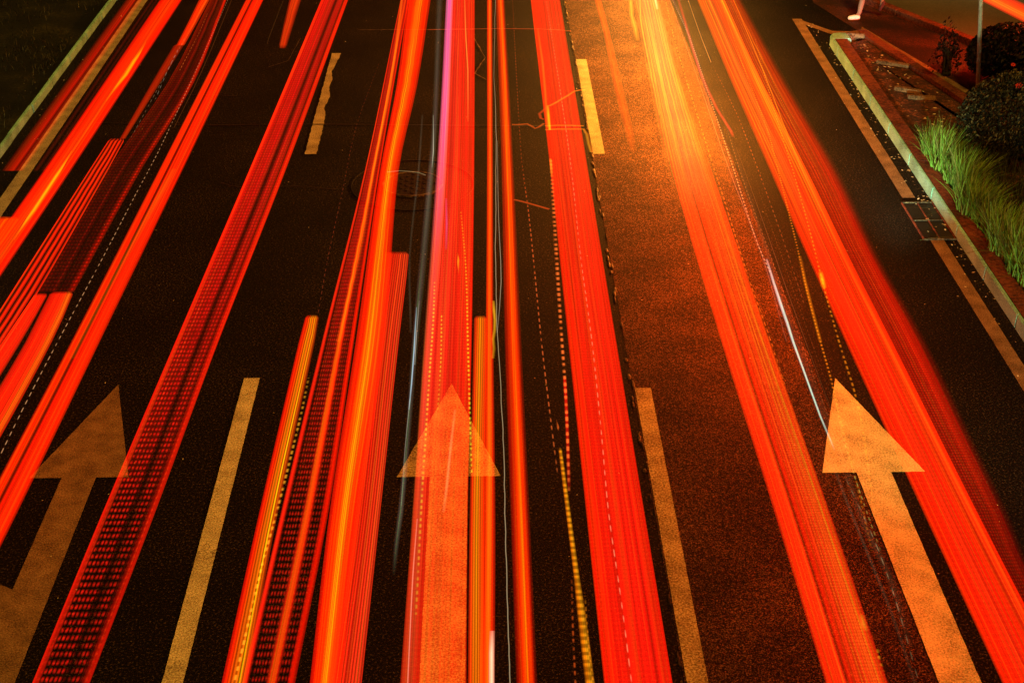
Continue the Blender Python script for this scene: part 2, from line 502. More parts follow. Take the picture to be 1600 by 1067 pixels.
# manhole
mc = at(645, 289)
mh = empty('manhole_cover', (mc.x, mc.y, 0)); tag(mh, 'round iron manhole cover in the middle lane', 'manhole cover')


def disc_bm(r0, r1, z0, z1, n=64):
    bm = bmesh.new()
    bmesh.ops.create_circle(bm, cap_ends=False, radius=r0, segments=n)
    vi = list(bm.verts)
    vo = [bm.verts.new((v.co.x * r1 / r0, v.co.y * r1 / r0, 0)) for v in vi]
    ti = [bm.verts.new((v.co.x, v.co.y, z1)) for v in vi]; to = [bm.verts.new((v.co.x, v.co.y, z1)) for v in vo]
    for v in vi + vo: v.co.z = z0
    for e in list(bm.edges): bm.edges.remove(e)
    for i in range(n):
        j = (i + 1) % n
        bm.faces.new((ti[i], ti[j], to[j], to[i])); bm.faces.new((vo[i], vo[j], to[j], to[i])[::-1]); bm.faces.new((vi[i], vi[j], ti[j], ti[i]))
    return bm


bm = bmesh.new()
bmesh.ops.create_cone(bm, cap_ends=True, radius1=.33, radius2=.325, depth=.012, segments=64, matrix=Matrix.Translation((0, 0, .009)))
for i in range(-4, 5):
    for j in range(-4, 5):
        if i * i + j * j < 17:
            bmesh.ops.create_cube(bm, size=1, matrix=Matrix.Translation((i * .068, j * .068, .018)) @ Matrix.Rotation(math.pi / 4 * ((i + j) % 2 * 2 - 1), 4, 'Z') @ Matrix.Diagonal((.05, .014, .008, 1)))
bm_obj('cover_plate', bm, [M['iron']], mh)
bm_obj('frame_ring', disc_bm(.335, .36, 0, .02), [M['iron_edge']], mh)
bm_obj('mortar_ring', disc_bm(.72, .73, 0, .011), [M['tar']], mh)

# drain
dp = [at(1402, 319), at(1440, 376)]
xa, xb = 4.80, 5.16
dr = empty('drain_cover', (xa, dp[1].y, 0)); tag(dr, 'rectangular drain cover between the two edge lines beside the kerb', 'drain cover')
dl = dp[0].y - dp[1].y
bm = bmesh.new()
for k in range(2):
    bmesh.ops.create_cube(bm, size=1, matrix=Matrix.Translation(((xb - xa) * (.27 + .46 * k), dl / 2, .008)) @ Matrix.Diagonal(((xb - xa) * .42, dl * .96, .014, 1)))
bm_obj('slab', bm, [M['iron']], dr)
for k in range(3):
    bm = bmesh.new()
    bmesh.ops.create_cube(bm, size=1, matrix=Matrix.Translation(((xb - xa) / 2 * k * .98 + .004, dl / 2, .012)) @ Matrix.Diagonal((.014, dl, .02, 1)))
    bm_obj('frame_bar', bm, [M['brick']], dr)
for k in range(3):
    bm = bmesh.new()
    bmesh.ops.create_cube(bm, size=1, matrix=Matrix.Translation(((xb - xa) / 2, dl / 2 * k, .015)) @ Matrix.Diagonal((xb - xa, .016, .02, 1)))
    bm_obj('frame_bar', bm, [M['seal']], dr)

# litter along the gutter
V, Fc = [], []


def speck(x, y, z, s):
    a = random.uniform(0, 6.3); k = len(V)
    pts = [(-1, 0), (-.2, .55), (.8, .3), (1, -.1), (.1, -.6)]
    til = random.uniform(-.3, .3)
    for (u, v) in pts:
        V.append((x + s * (u * math.cos(a) - v * math.sin(a)), y + s * (u * math.sin(a) + v * math.cos(a)), z + .004 + s * (u * til + .35)))
    Fc.append(tuple(range(k, k + 5)))


for i in range(210):
    y = random.uniform(6, YN + 1)
    speck(XK - abs(random.gauss(0, .1)) - .02, y, .01, random.uniform(.006, .021))
for i in range(170):
    speck(random.uniform(-5.8, 6.4), random.uniform(8, 26), .012, random.uniform(.004, .010))
for i in range(110):
    yl = random.uniform(15.5, YN - .4)
    speck(random.uniform(XK + .32, far1.x + (far1.y - yl) / abs(dI.y) * dI.x - .2), yl, KH - .03, random.uniform(.008, .028))
for i in range(60):
    speck(random.uniform(-6.6, -5.6), random.uniform(13, 24), .1 if random.random() < .5 else .01, random.uniform(.005, .012))
tag(mesh_obj('litter', V, Fc, [M['litter']]), 'fallen leaf scraps and grit scattered along the kerbs', 'litter', kind='stuff')


# ------------------------------------------------------------------ plants
def blade(V, Fc, base, d, h, w, curl, seg=5):
    side = Vector((-d.y, d.x, 0)).normalized() if d.length > 1e-4 else Vector((1, 0, 0))
    side = (side + Vector((random.uniform(-1, 1), random.uniform(-1, 1), 0)) * .5).normalized()
    k = len(V)
    for i in range(seg + 1):
        t = i / seg
        p = base + Vector((d.x, d.y, 0)) * (t ** 1.6) * h * curl + Vector((0, 0, h * (t - .38 * curl * t * t)))
        ww = w * (1 - t ** 2) * .5 + .0006
        V.append(p + side * ww); V.append(p - side * ww)
    for i in range(seg):
        Fc.append((k + 2 * i, k + 2 * i + 1, k + 2 * i + 3, k + 2 * i + 2))


def tuft(loc, n, h, label, lean=Vector((.6, .3, 0)), dry=8, arching=3):
    root = empty('grass_tuft', loc)
    tag(root, label, 'grass tuft', 'ornamental grass tufts along the island kerb')
    V, Fc = [], []
    for _ in range(n):
        a = random.uniform(0, 2 * math.pi); r = random.uniform(0, .11)
        b = Vector((math.cos(a) * r, math.sin(a) * r * 1.5, 0))
        d = (Vector((math.cos(a), math.sin(a), 0)) * random.uniform(.1, .8) + lean * random.uniform(.3, 1)).normalized()
        blade(V, Fc, b, d, h * random.uniform(.5, 1.1), random.uniform(.006, .013), random.uniform(.25, .8))
    mesh_obj('green_blades', V, Fc, [M['blade']], root)
    V, Fc = [], []
    for _ in range(dry):
        a = random.uniform(0, 2 * math.pi)
        d = Vector((math.cos(a), math.sin(a), 0))
        blade(V, Fc, d * .05, d, h * random.uniform(.9, 1.35), .006, random.uniform(.3, .7), 7)
    for _ in range(arching):
        d = Vector((-1, random.uniform(-.7, .5), 0)).normalized()
        blade(V, Fc, d * .06, d, random.uniform(.42, .6), .006, random.uniform(1.2, 1.7), 9)
    mesh_obj('dry_blades', V, Fc, [M['blade_dry']], root)


tb = [(1455, 245), (1470, 268), (1488, 288), (1503, 306), (1511, 335), (1527, 342), (1545, 365), (1556, 392), (1573, 405), (1588, 430), (1606, 444),
      (1625, 470), (1650, 500), (1680, 545), (1720, 600)]
words = ['grass tuft at the far end of the row beside the island kerb', 'second grass tuft from the far end of the row', 'third grass tuft from the far end, below the round shrub',
         'fourth grass tuft from the far end of the row', 'thick bright grass tuft level with the drain cover', 'grass tuft just nearer than the bright one by the drain',
         'seventh grass tuft from the far end of the row', 'bright low grass tuft with blades over the kerb', 'ninth grass tuft, just before the frame edge',
         'tenth grass tuft, touching the right frame edge', 'grass tuft cut by the right frame edge', 'grass tuft beyond the frame, twelfth in row', 'grass tuft beyond the frame, thirteenth in row',
         'grass tuft beyond the frame, fourteenth in row', 'grass tuft beyond the frame, nearest of the row']
for i, ((x, y), wd_) in enumerate(zip(tb, words)):
    if i > 10: continue
    p = at(x, y, KH - .04)
    tuft(p, random.randint(150, 220), random.uniform(.44, .62), wd_, arching=random.choice([1, 3, 5]), dry=26)
# second row filling behind, its lack of light put into darker blades
V, Fc = [], []
for _ in range(700):
    t = random.uniform(0, 1)
    x = 1470 + 170 * t + abs(random.gauss(0, 38)); y = 235 + 190 * t + random.uniform(-26, 12) - (x - 1470 - 170 * t) * .25
    a = random.uniform(0, 6.3)
    blade(V, Fc, at(x, y, KH - .04), (Vector((math.cos(a), math.sin(a), 0)) + Vector((.6, .4, 0))).normalized(), random.uniform(.3, .65), random.uniform(.005, .01), random.uniform(.2, .7))
tag(mesh_obj('grass', V, Fc, [M['turf_blade']]), 'tangle of thin dark grass behind the green tufts', 'grass', kind='stuff')
# left verge grass
V, Fc = [], []
for _ in range(15000):
    x = XE - .15 - random.random() ** 1.3 * 4.0; y = random.uniform(12.5, 34)
    if math.sin(x * 3.1 + y * 1.7) + math.sin(x * 1.3 - y * 2.3) < random.uniform(-1.6, 1.5): continue
    a = random.uniform(0, 6.3)
    blade(V, Fc, Vector((x, y, KL - .035)), Vector((math.cos(a), math.sin(a), 0)), random.uniform(.04, .13), .008, random.uniform(.3, .9), 2)
tag(mesh_obj('grass', V, Fc, [M['turf_blade']]), 'short dark grass on the verge beyond the left kerb', 'grass', kind='stuff')


def leaf_cloud(name, n, fn, size, mat, parent):
    V, Fc = [], []
    for _ in range(n):
        p = fn()
        a = Vector([random.gauss(0, 1) for _ in range(3)]).normalized(); b = a.orthogonal().normalized()
        c = a.cross(b); s = size * random.uniform(.5, 1.4); k = len(V)
        V += [p - b * s, p + c * s * .45, p + b * s, p - c * s * .45]
        Fc.append((k, k + 1, k + 2, k + 3))
    return mesh_obj(name, V, Fc, [mat], parent)


def twigs(parent, n, rx, ry, h, r=.012):
    V, Fc = [], []
    for _ in range(n):
        a = random.uniform(0, 6.3); q_ = random.uniform(.2, .85)
        p0 = Vector((random.uniform(-.06, .06), random.uniform(-.06, .06), 0)); p1 = Vector((math.cos(a) * rx * q_, math.sin(a) * ry * q_, h * random.uniform(.6, .95)))
        k = len(V)
        for p, rr in ((p0, r * 1.6), (p0.lerp(p1, .5) + Vector((0, 0, .05)), r), (p1, r * .4)):
            for j in range(5): V.append(p + Vector((math.cos(j * 1.257) * rr, math.sin(j * 1.257) * rr, 0)))
        for s_ in range(2):
            for j in range(5): Fc.append((k + s_ * 5 + j, k + s_ * 5 + (j + 1) % 5, k + s_ * 5 + 5 + (j + 1) % 5, k + s_ * 5 + 5 + j))
    mesh_obj('stem', V, Fc, [M['stem']], parent)


def shrub(loc, rx, ry, h, n, mat, label, cat='shrub', lsize=.028, lump=.18, bottom=.15):
    root = empty('shrub', loc); tag(root, label, cat)
    lumps = [(Vector([random.gauss(0, 1) for _ in range(3)]).normalized(), random.uniform(.5, 1)) for _ in range(14)]

    def fn():
        d = Vector([random.gauss(0, 1) for _ in range(3)]).normalized()
        k = 1 + sum(lump * w * max(0, d.dot(l)) ** 6 for l, w in lumps) - lump * .5
        rr = (random.random() ** .22) * k
        return Vector((d.x * rx * rr, d.y * ry * rr, h * (.52 + bottom) / 1.0 * .9 + d.z * h * .5 * rr))
    leaf_cloud('foliage', n, fn, lsize, mat, root)
    twigs(root, 22, rx, ry, h)
    return root


ps = at(1562, 262, KH - .03)
shrub((ps.x + .12, ps.y + .25, KH - .04), .62, .62, 1.0, 16000, M['shrub'], 'round dark clipped shrub beside the grass tufts', lsize=.02)
ph = at(1580, 150, KH - .03)
shrub((ph.x + .25, ph.y + .6, KH - .04), .75, .7, .66, 13000, M['hedge'], 'tall black shrub behind the pole at the right edge', lsize=.03)
ph = at(1650, 170, KH - .03)
shrub((ph.x + .4, ph.y + .9, KH - .04), .8, .8, .62, 8000, M['hedge'], 'black shrub cut by the upper right frame edge', lsize=.03)
ph = at(1478, 118, 0)
shrub((ph.x, ph.y, 0.02), .18, .2, .55, 420, M['hedge'], 'thin sparse bush growing left of the pole', lsize=.03, lump=.6)
# two small red spots of light, built as petal shapes on the dark shrubs
for (x, y, s, lab) in ((1592, 135, .045, 'bright red spot of light on the dark shrub at the right edge'), (1583, 102, .03, 'small dull red spot of light above the bright one')):
    p = at(x, y, 1.18)
    V, Fc = [], []
    for k in range(7):
        a = k * 2 * math.pi / 7; c0 = len(V)
        for r_, da, zz in ((.1, 0, 0), (.7, .45, .35), (1.05, 0, .25), (.7, -.45, .35)):
            V.append((s * r_ * math.cos(a + da), s * r_ * math.sin(a + da), s * zz))
        Fc.append((c0, c0 + 1, c0 + 2, c0 + 3))
    o = mesh_obj('light_spot', V, Fc, [M['red_spot']]); o.location = p
    o.rotation_euler = (.6, -.2, 0)
    tag(o, lab, 'light_spot')

# pole with sign plate
pb = at(1527, 158, KH - .04)
pr = empty('sign_post', pb); pr.rotation_euler.y = -.13; tag(pr, 'thin grey metal post standing among the dark shrubs', 'sign post')
bm = bmesh.new()
bmesh.ops.create_cone(bm, cap_ends=True, radius1=.027, radius2=.025, depth=3.0, segments=20, matrix=Matrix.Translation((0, 0, 1.5)))
bm_obj('pole', bm, [M['pole']], pr, True)
bm = bmesh.new()
bmesh.ops.create_cone(bm, cap_ends=True, radius1=.06, radius2=.055, depth=.05, segments=20, matrix=Matrix.Translation((0, 0, .03)))
bm_obj('base_flange', bm, [M['pole']], pr)
for zz in (1.75, 2.15):
    bm = bmesh.new()
    bmesh.ops.create_cone(bm, cap_ends=True, radius1=.034, radius2=.034, depth=.035, segments=20, matrix=Matrix.Translation((0, 0, zz)))
    bm_obj('clamp', bm, [M['pole']], pr)
bm = bmesh.new()
bmesh.ops.create_cube(bm, size=1, matrix=Matrix.Translation((-.06, -.05, 2.02)) @ Matrix.Diagonal((.34, .012, .5, 1)))
bm_obj('sign_plate', bm, [M['sign_red']], pr)


# ------------------------------------------------------------------ light trails
def trail_mat(name, stops, mode=None, n=10, period=.08, grain=.25, hue=1.0):
    mat = bpy.data.materials.new(name)
    N, L = nodes(mat)
    for x in list(N): N.remove(x)
    out = N.new("ShaderNodeOutputMaterial")
    uv = N.new("ShaderNodeUVMap"); sp = N.new("ShaderNodeSeparateXYZ"); L.new(uv.outputs[0], sp.inputs[0])
    r = N.new("ShaderNodeValToRGB"); L.new(sp.outputs[0], r.inputs[0])
    el = r.color_ramp.elements
    while len(el) < len(stops): el.new(.5)
    for e_, s in zip(el, stops):
        e_.position = min(max(s[0], 0), 1); e_.color = (*lin(s[1]), s[2] if len(s) > 2 else ({'rows': .13}.get(mode, 1) if mode else 0))
    at_ = N.new("ShaderNodeAttribute"); at_.attribute_name = 'gain'
    mul = N.new("ShaderNodeMix"); mul.data_type = 'RGBA'; mul.blend_type = 'MULTIPLY'; mul.inputs[0].default_value = 1
    L.new(r.outputs[0], mul.inputs[6]); L.new(at_.outputs['Color'], mul.inputs[7])
    strength = None
    if mode:
        s = math_n(N, L, 'COSINE', math_n(N, L, 'MULTIPLY', sp.outputs[0], 2 * math.pi * n))
        s = math_n(N, L, 'MULTIPLY_ADD', s, .5); s.node.inputs[2].default_value = .5
        d = math_n(N, L, 'COSINE', math_n(N, L, 'MULTIPLY', sp.outputs[1], 2 * math.pi / period))
        d = math_n(N, L, 'MULTIPLY_ADD', d, .5); d.node.inputs[2].default_value = .5
        wn = N.new("ShaderNodeTexWhiteNoise"); wn.noise_dimensions = '2D'
        cw = N.new("ShaderNodeCombineXYZ")
        L.new(math_n(N, L, 'FLOOR', math_n(N, L, 'DIVIDE', sp.outputs[1], period)), cw.inputs[0])
        if mode == 'dots': L.new(math_n(N, L, 'FLOOR', math_n(N, L, 'MULTIPLY', sp.outputs[0], n)), cw.inputs[1])
        L.new(cw.outputs[0], wn.inputs[0])
        if mode in ('dots', 'dash'): d = math_n(N, L, 'MULTIPLY', d, math_n(N, L, 'ADD', math_n(N, L, 'MULTIPLY', wn.outputs[0], .7), .5), True)
        if mode == 'stripe': g = s
        elif mode == 'dash': g = math_n(N, L, 'SMOOTH_MIN', math_n(N, L, 'MULTIPLY', math_n(N, L, 'SUBTRACT', d, .22, True), 2.2, True), 1.0); g.node.inputs[2].default_value = .05
        elif mode == 'rows': g = math_n(N, L, 'ADD', math_n(N, L, 'MULTIPLY', d, .75), math_n(N, L, 'MULTIPLY', s, .25))
        else: g = math_n(N, L, 'MULTIPLY', math_n(N, L, 'MULTIPLY', s, math_n(N, L, 'POWER', d, 1.4)), 1.25, True)
        pat = math_n(N, L, 'MULTIPLY', r.outputs[1], at_.outputs['Alpha'])
        strength = math_n(N, L, 'SUBTRACT', 1.0, math_n(N, L, 'MULTIPLY', pat, math_n(N, L, 'SUBTRACT', 1.0, g)))
    if grain:
        tc = N.new("ShaderNodeTexCoord")
        a = N.new("ShaderNodeTexNoise"); a.inputs['Scale'].default_value = 90; a.inputs['Detail'].default_value = 2
        L.new(tc.outputs['Object'], a.inputs[0])
        gr = math_n(N, L, 'ADD', math_n(N, L, 'MULTIPLY', a.outputs[0], grain * 2), 1 - grain)
        strength = gr if strength is None else math_n(N, L, 'MULTIPLY', strength, gr)
    cb = N.new("ShaderNodeCombineXYZ")
    L.new(math_n(N, L, 'MULTIPLY', sp.outputs[0], 16.0), cb.inputs[0]); L.new(math_n(N, L, 'MULTIPLY', sp.outputs[1], .12), cb.inputs[1])
    cb.inputs[2].default_value = random.uniform(0, 50)
    sn_ = N.new("ShaderNodeTexNoise"); sn_.inputs['Scale'].default_value = 1.0; sn_.inputs['Detail'].default_value = 4; sn_.inputs['Roughness'].default_value = .7
    L.new(cb.outputs[0], sn_.inputs[0])
    stf = math_n(N, L, 'ADD', math_n(N, L, 'MULTIPLY', sn_.outputs[0], 2.3), -.13)
    strength = stf if strength is None else math_n(N, L, 'MULTIPLY', strength, stf)
    cb2 = N.new("ShaderNodeCombineXYZ")
    L.new(math_n(N, L, 'MULTIPLY', sp.outputs[0], 26.0), cb2.inputs[0]); L.new(math_n(N, L, 'MULTIPLY', sp.outputs[1], .16), cb2.inputs[1])
    cb2.inputs[2].default_value = random.uniform(0, 50)
    s2 = N.new("ShaderNodeTexNoise"); s2.inputs['Scale'].default_value = 1.0; s2.inputs['Detail'].default_value = 3; L.new(cb2.outputs[0], s2.inputs[0])
    hot = math_n(N, L, 'MULTIPLY', math_n(N, L, 'SUBTRACT', s2.outputs[0], .5, True), 5.0, True)
    hc = N.new("ShaderNodeCombineColor"); hc.inputs[0].default_value = 1.0
    L.new(math_n(N, L, 'ADD', math_n(N, L, 'MULTIPLY', hot, 2.2 * hue), 1 - .35 * hue), hc.inputs[1]); L.new(math_n(N, L, 'ADD', math_n(N, L, 'MULTIPLY', hot, .3), .9), hc.inputs[2])
    mul2 = N.new("ShaderNodeMix"); mul2.data_type = 'RGBA'; mul2.blend_type = 'MULTIPLY'; mul2.inputs[0].default_value = 1
    L.new(mul.outputs[2], mul2.inputs[6]); L.new(hc.outputs[0], mul2.inputs[7])
    em = N.new("ShaderNodeEmission"); L.new(mul2.outputs[2], em.inputs[0])
    if strength is not None: L.new(strength, em.inputs[1])
    tr = N.new("ShaderNodeBsdfTransparent"); ad = N.new("ShaderNodeAddShader")
    L.new(em.outputs[0], ad.inputs[0]); L.new(tr.outputs[0], ad.inputs[1]); L.new(ad.outputs[0], out.inputs[0])
    return mat


clear = bpy.data.materials.new('clear_air')
N_, L_ = nodes(clear)
for x_ in list(N_): N_.remove(x_)
o_ = N_.new("ShaderNodeOutputMaterial"); t_ = N_.new("ShaderNodeBsdfTransparent"); L_.new(t_.outputs[0], o_.inputs[0])

zcount = [0]


def hermite(rows, step=28):
    """resample rows (y, xl, xr, r, g, b, pat) smoothly in y"""
    n = len(rows)
    if n < 3: return rows
    sl_ = []
    for i in range(n):
        a, b = rows[max(i - 1, 0)], rows[min(i + 1, n - 1)]
        sl_.append([(b[k] - a[k]) / (b[0] - a[0]) for k in range(1, 3)])
    out = []
    for i in range(n - 1):
        a, b = rows[i], rows[i + 1]; hh = b[0] - a[0]; k = max(1, int(hh / step))
        for j in range(k):
            t = j / k
            h0, h1, h2, h3 = 2 * t ** 3 - 3 * t * t + 1, t ** 3 - 2 * t * t + t, -2 * t ** 3 + 3 * t * t, t ** 3 - t * t
            r_ = [a[0] + hh * t]
            for c in (0, 1): r_.append(h0 * a[c + 1] + h1 * hh * sl_[i][c] + h2 * b[c + 1] + h3 * hh * sl_[i + 1][c])
            for c in range(3, 7): r_.append(a[c] + (b[c] - a[c]) * t)
            out.append(tuple(r_))
    out.append(rows[-1])
    return out


def norm_rows(rows, top=-250, bot=1250):
    rr = []
    for r_ in rows:
        g = r_[3] if len(r_) > 3 else 1.0
        if isinstance(g, (int, float)): g = (g, g, g)
        p = r_[4] if len(r_) > 4 else 1.0
        rr.append((float(r_[0]), float(r_[1]), float(r_[2]), *g, p))

    def ext(a, b, y):
        t = (y - a[0]) / (b[0] - a[0])
        return (y, a[1] + (b[1] - a[1]) * t, a[2] + (b[2] - a[2]) * t, *a[3:])
    if rr[0][0] <= 0: rr.insert(0, ext(rr[0], rr[1], top))
    elif rr[0][3] > .75 and rr[1][0] - rr[0][0] > 25:
        h_ = ext(rr[0], rr[1], rr[0][0] + 5); c_ = (h_[1] + h_[2]) / 2; q_ = rr[0]
        rr[0] = (q_[0], q_[1] * .75 + (q_[1] + q_[2]) / 2 * .25, q_[2] * .75 + (q_[1] + q_[2]) / 2 * .25, 0.0, 0.0, 0.0, q_[6])
        rr.insert(1, h_)
    if rr[-1][0] >= 1060: rr.append(ext(rr[-1], rr[-2], bot))
    return rr


def band(name, rows, mat, z=.85, thick=.03, parent=None, smooth=True, ripple=0):
    zcount[0] += 1
    z = z + .0037 * (zcount[0] % 37)
    rr = norm_rows(rows)
    if smooth: rr = hermite(rr)
    V, UV, G = [], [], []
    o0 = at(rr[-1][1], rr[-1][0], z)
    for r_ in rr:
        w = random.uniform(-ripple, ripple)
        a, b = at(r_[1] + w, r_[0], z), at(r_[2] + w, r_[0], z)
        for p, u_ in ((a, 0), (b, 1)):
            V.append(p - o0); UV.append((u_, p.y)); G.append(r_[3:7])
    nt_ = len(V)
    V += [v - Vector((0, 0, thick)) for v in V[:nt_]]
    UV += UV[:nt_]; G += G[:nt_]
    Fc, mi = [], []
    k = len(rr)
    for i in range(k - 1):
        a, b, c, d = 2 * i, 2 * i + 1, 2 * i + 3, 2 * i + 2
        Fc.append((a, d, c, b)); mi.append(0)
        Fc.append((a + nt_, b + nt_, c + nt_, d + nt_)); mi.append(1)
        Fc.append((a, a + nt_, d + nt_, d)); mi.append(1)
        Fc.append((b, c, c + nt_, b + nt_)); mi.append(1)
    Fc.append((0, 1, 1 + nt_, nt_)); mi.append(1)
    e_ = 2 * (k - 1)
    Fc.append((e_, e_ + nt_, e_ + 1 + nt_, e_ + 1)); mi.append(1)
    o = mesh_obj(name, V, Fc, [mat, clear], parent)
    me = o.data
    me.polygons.foreach_set("material_index", mi)
    uvl = me.uv_layers.new(name='UVMap')
    for li, l in enumerate(me.loops): uvl.data[li].uv = UV[l.vertex_index]
    ca = me.attributes.new('gain', 'FLOAT_COLOR', 'POINT')
    for i, g in enumerate(G): ca.data[i].color = g
    if parent:
        o.location = o0 - parent.location
    else: o.location = o0
    return o


GT = 'car light trails along the road'


def trail(label, rows, stops, mode=None, n=10, period=.08, grain=.25, z=.85, parts=(), ripple=0):
    """one lamp's trail; parts = extra strands and hot streaks that belong to it"""
    mat = trail_mat('trail_glow', stops, mode, n, period, grain, hue=0 if mode == 'dash' else 1)
    if not parts:
        o = band('light_trail', rows, mat, z, ripple=ripple)
        return tag(o, label, 'light trail', GT)
    r0 = rows[-1]
    root = empty('light_trail', at(r0[1], min(r0[0], 1067), z))
    tag(root, label, 'light trail', GT)
    band('glow_band', rows, mat, z, parent=root, ripple=ripple)
    for (nm, pts, w, col, kw) in parts:
        strand(nm, pts, w, col, parent=root, z=z + .02, **kw)
    return root


def strand(name, pts, w, col, parent=None, z=.9, dash=None, label=None, taper=False, soft=True, fade=None, wiggle=0):
    """thin line of light; pts = (y, x[, gain]); w = width in photo pixels at y 533"""
    rows = []
    P = [(p[0], p[1], p[2] if len(p) > 2 else 1.0) for p in pts]
    n = len(P)
    for i, (y, x, g) in enumerate(P):
        ww = w * (.8 if dash or w < 4 else 1) * (y + 763) / 1296.0
        if taper: ww *= (.15, 1)[0 < i < n - 1]
        if isinstance(g, tuple): gg = g
        else: gg = g
        rows.append((y, x - ww / 2, x + ww / 2, gg, 1))
    if wiggle:
        out = []
        for a, b in zip(rows, rows[1:]):
            k = max(1, int((b[0] - a[0]) / 14))
            for j in range(k):
                t = j / k; d = random.uniform(-wiggle, wiggle)
                out.append((a[0] + (b[0] - a[0]) * t, a[1] + (b[1] - a[1]) * t + d, a[2] + (b[2] - a[2]) * t + d, a[3] if isinstance(a[3], tuple) else a[3] + (b[3] - a[3]) * t if not isinstance(b[3], tuple) else a[3], 1))
        out.append(rows[-1]); rows = out
    if soft:
        stops = [(0, (0, 0, 0)), (.5, col), (1, (0, 0, 0))]
    else:
        stops = [(0, col), (1, col)]
    if dash: stops = [(s[0], s[1], 1.0) for s in stops]
    mat = trail_mat('strand_glow', stops, 'dash' if dash else None, 1, dash or .1, .15, hue=0)
    o = band(name, rows, mat, z, thick=.012, parent=parent)
    if label: tag(o, label, 'light trail', GT)
    return o


RED, ORG, YEL, K0 = (255, 28, 4), (255, 92, 6), (255, 190, 30), (0, 0, 0)
DRK = (110, 8, 0)

# --- left lane
trail('dim dark red trail hugging the left edge line on its kerb side', [(0, 196, 224), (267, 2, 38)], [(0, K0), (.2, (120, 18, 0)), (.5, (190, 22, 2)), (.62, (90, 8, 0)), (.8, (165, 24, 4)), (1, (20, 0, 0))])
trail('faint dark red haze trail on the lane side of the left edge line', [(0, 232, 252), (267, 45, 78)], [(0, (40, 3, 0)), (.5, (70, 8, 2)), (1, K0)], 'stripe', 3)
trail('wide bright red trail at upper left with two yellow hot streaks', [(0, 250, 285), (267, 68, 111), (432, -50, 1), (560, -145, -85)],
      [(0, (120, 5, 0)), (.1, (255, 22, 0)), (.4, (255, 40, 2)), (.55, (255, 62, 4)), (.75, (255, 26, 0)), (.9, (255, 30, 4)), (1, (90, 2, 0))],
      parts=[('hot_streak', [(66, 228, .2), (95, 210), (118, 196), (158, 166, .2)], 12, (210, 165, 10), dict(taper=True)),
             ('hot_streak', [(236, 112, .3), (275, 88), (330, 52), (375, 22, .2)], 10, (215, 170, 10), dict(taper=True))])
trail('orange block of trail entering at the left frame edge', [(338, -60, 36), (432, -130, -32), (560, -240, -120)], [(0, (255, 70, 0)), (.7, (240, 60, 0)), (.9, (235, 45, 0)), (1, (80, 10, 0))])
trail('thin red trail breaking up into white dots, upper left lane', [(0, 311, 328), (70, 276, 289), (72, 271, 287, .35), (217, 187, 196, .4)], [(0, (130, 10, 0)), (.3, (255, 40, 2)), (.75, (255, 60, 8)), (1, (120, 4, 0))],
      parts=[('strand', [(76, 279), (110, 262), (155, 243)], 1.6, (150, 140, 120), dict(dash=.22)), ('strand', [(60, 289, .4), (140, 246, .5), (215, 205, .4)], 1.8, (190, 140, 100), dict(dash=.16))])
trail('cluster of four fine red stripes in the left lane', [(216, 172, 196), (267, 139, 168), (459, 16, 58), (534, -32, 10), (700, -140, -90)], [(0, (255, 40, 4)), (.7, (255, 34, 4)), (1, (255, 36, 6))], 'stripe', 4)
trail('dim cross-hatched red trail ending in mid lane with a brighter right edge', [(0, 329, 354, 1, .3), (130, 262, 303, .9, .6), (267, 168, 220, .75, .75), (456, 60, 116, .7, .75)],
      [(0, (160, 14, 0)), (.12, (120, 10, 0)), (.3, (95, 8, 2)), (.42, (150, 16, 4)), (.5, (60, 4, 0)), (.8, (110, 10, 2)), (.88, (235, 24, 4)), (.95, (245, 26, 2)), (1, (60, 0, 0))], 'dots', 10, .075,
      parts=[('strand', [(20, 325, .8), (50, 312, .5), (110, 281)], 2, (225, 110, 40), dict(dash=.12))])
trail('bright red block below the cross-hatched trail, left half', [(458, 56, 76), (534, 4, 33), (700, -108, -70)], [(0, (255, 30, 4)), (.8, (255, 36, 6)), (1, (120, 6, 0))])
trail('bright red-orange block below the cross-hatched trail, right half', [(455, 80, 116), (534, 40, 81), (684, -50, 0), (800, -125, -68)], [(0, (140, 8, 0)), (.1, (255, 26, 4)), (.6, (255, 36, 6)), (.85, (255, 82, 10)), (1, (160, 14, 0))])
strand('light_trail', [(0, 356, .5), (120, 302, .6), (240, 246), (300, 214), (400, 162), (534, 90), (640, 35), (720, -4)], 2.4, (215, 150, 100), dash=.11, label='thin dotted pale line right of the cross-hatched trail')
strand('light_trail', [(0, 362, .4), (110, 316, .5), (200, 272, .4)], 1.8, (150, 75, 30), label='very thin brown line beside the dotted pale line')
trail('double red band with a dark slit, left lane right side', [(0, 384, 412), (267, 248, 285), (534, 111, 156), (801, -30, 27), (960, -112, -52)],
      [(0, (90, 4, 0)), (.08, (255, 38, 2)), (.27, (255, 32, 0)), (.33, (90, 4, 0)), (.38, (120, 6, 0)), (.44, (255, 24, 0)), (.75, (255, 40, 4)), (.92, (255, 30, 0)), (1, (80, 2, 0))],
      parts=[('hot_streak', [(264, 272, .4), (300, 252, .9), (420, 186, .6), (560, 112, .3)], 14, (60, 70, 6), {})])
trail('short orange-red trail ending at the top between two bands', [(0, 452, 471), (70, 436, 449, .9), (76, 436, 447, .2)], [(0, (60, 2, 0)), (.3, (225, 50, 8)), (.7, (225, 50, 8)), (1, (40, 2, 0))])
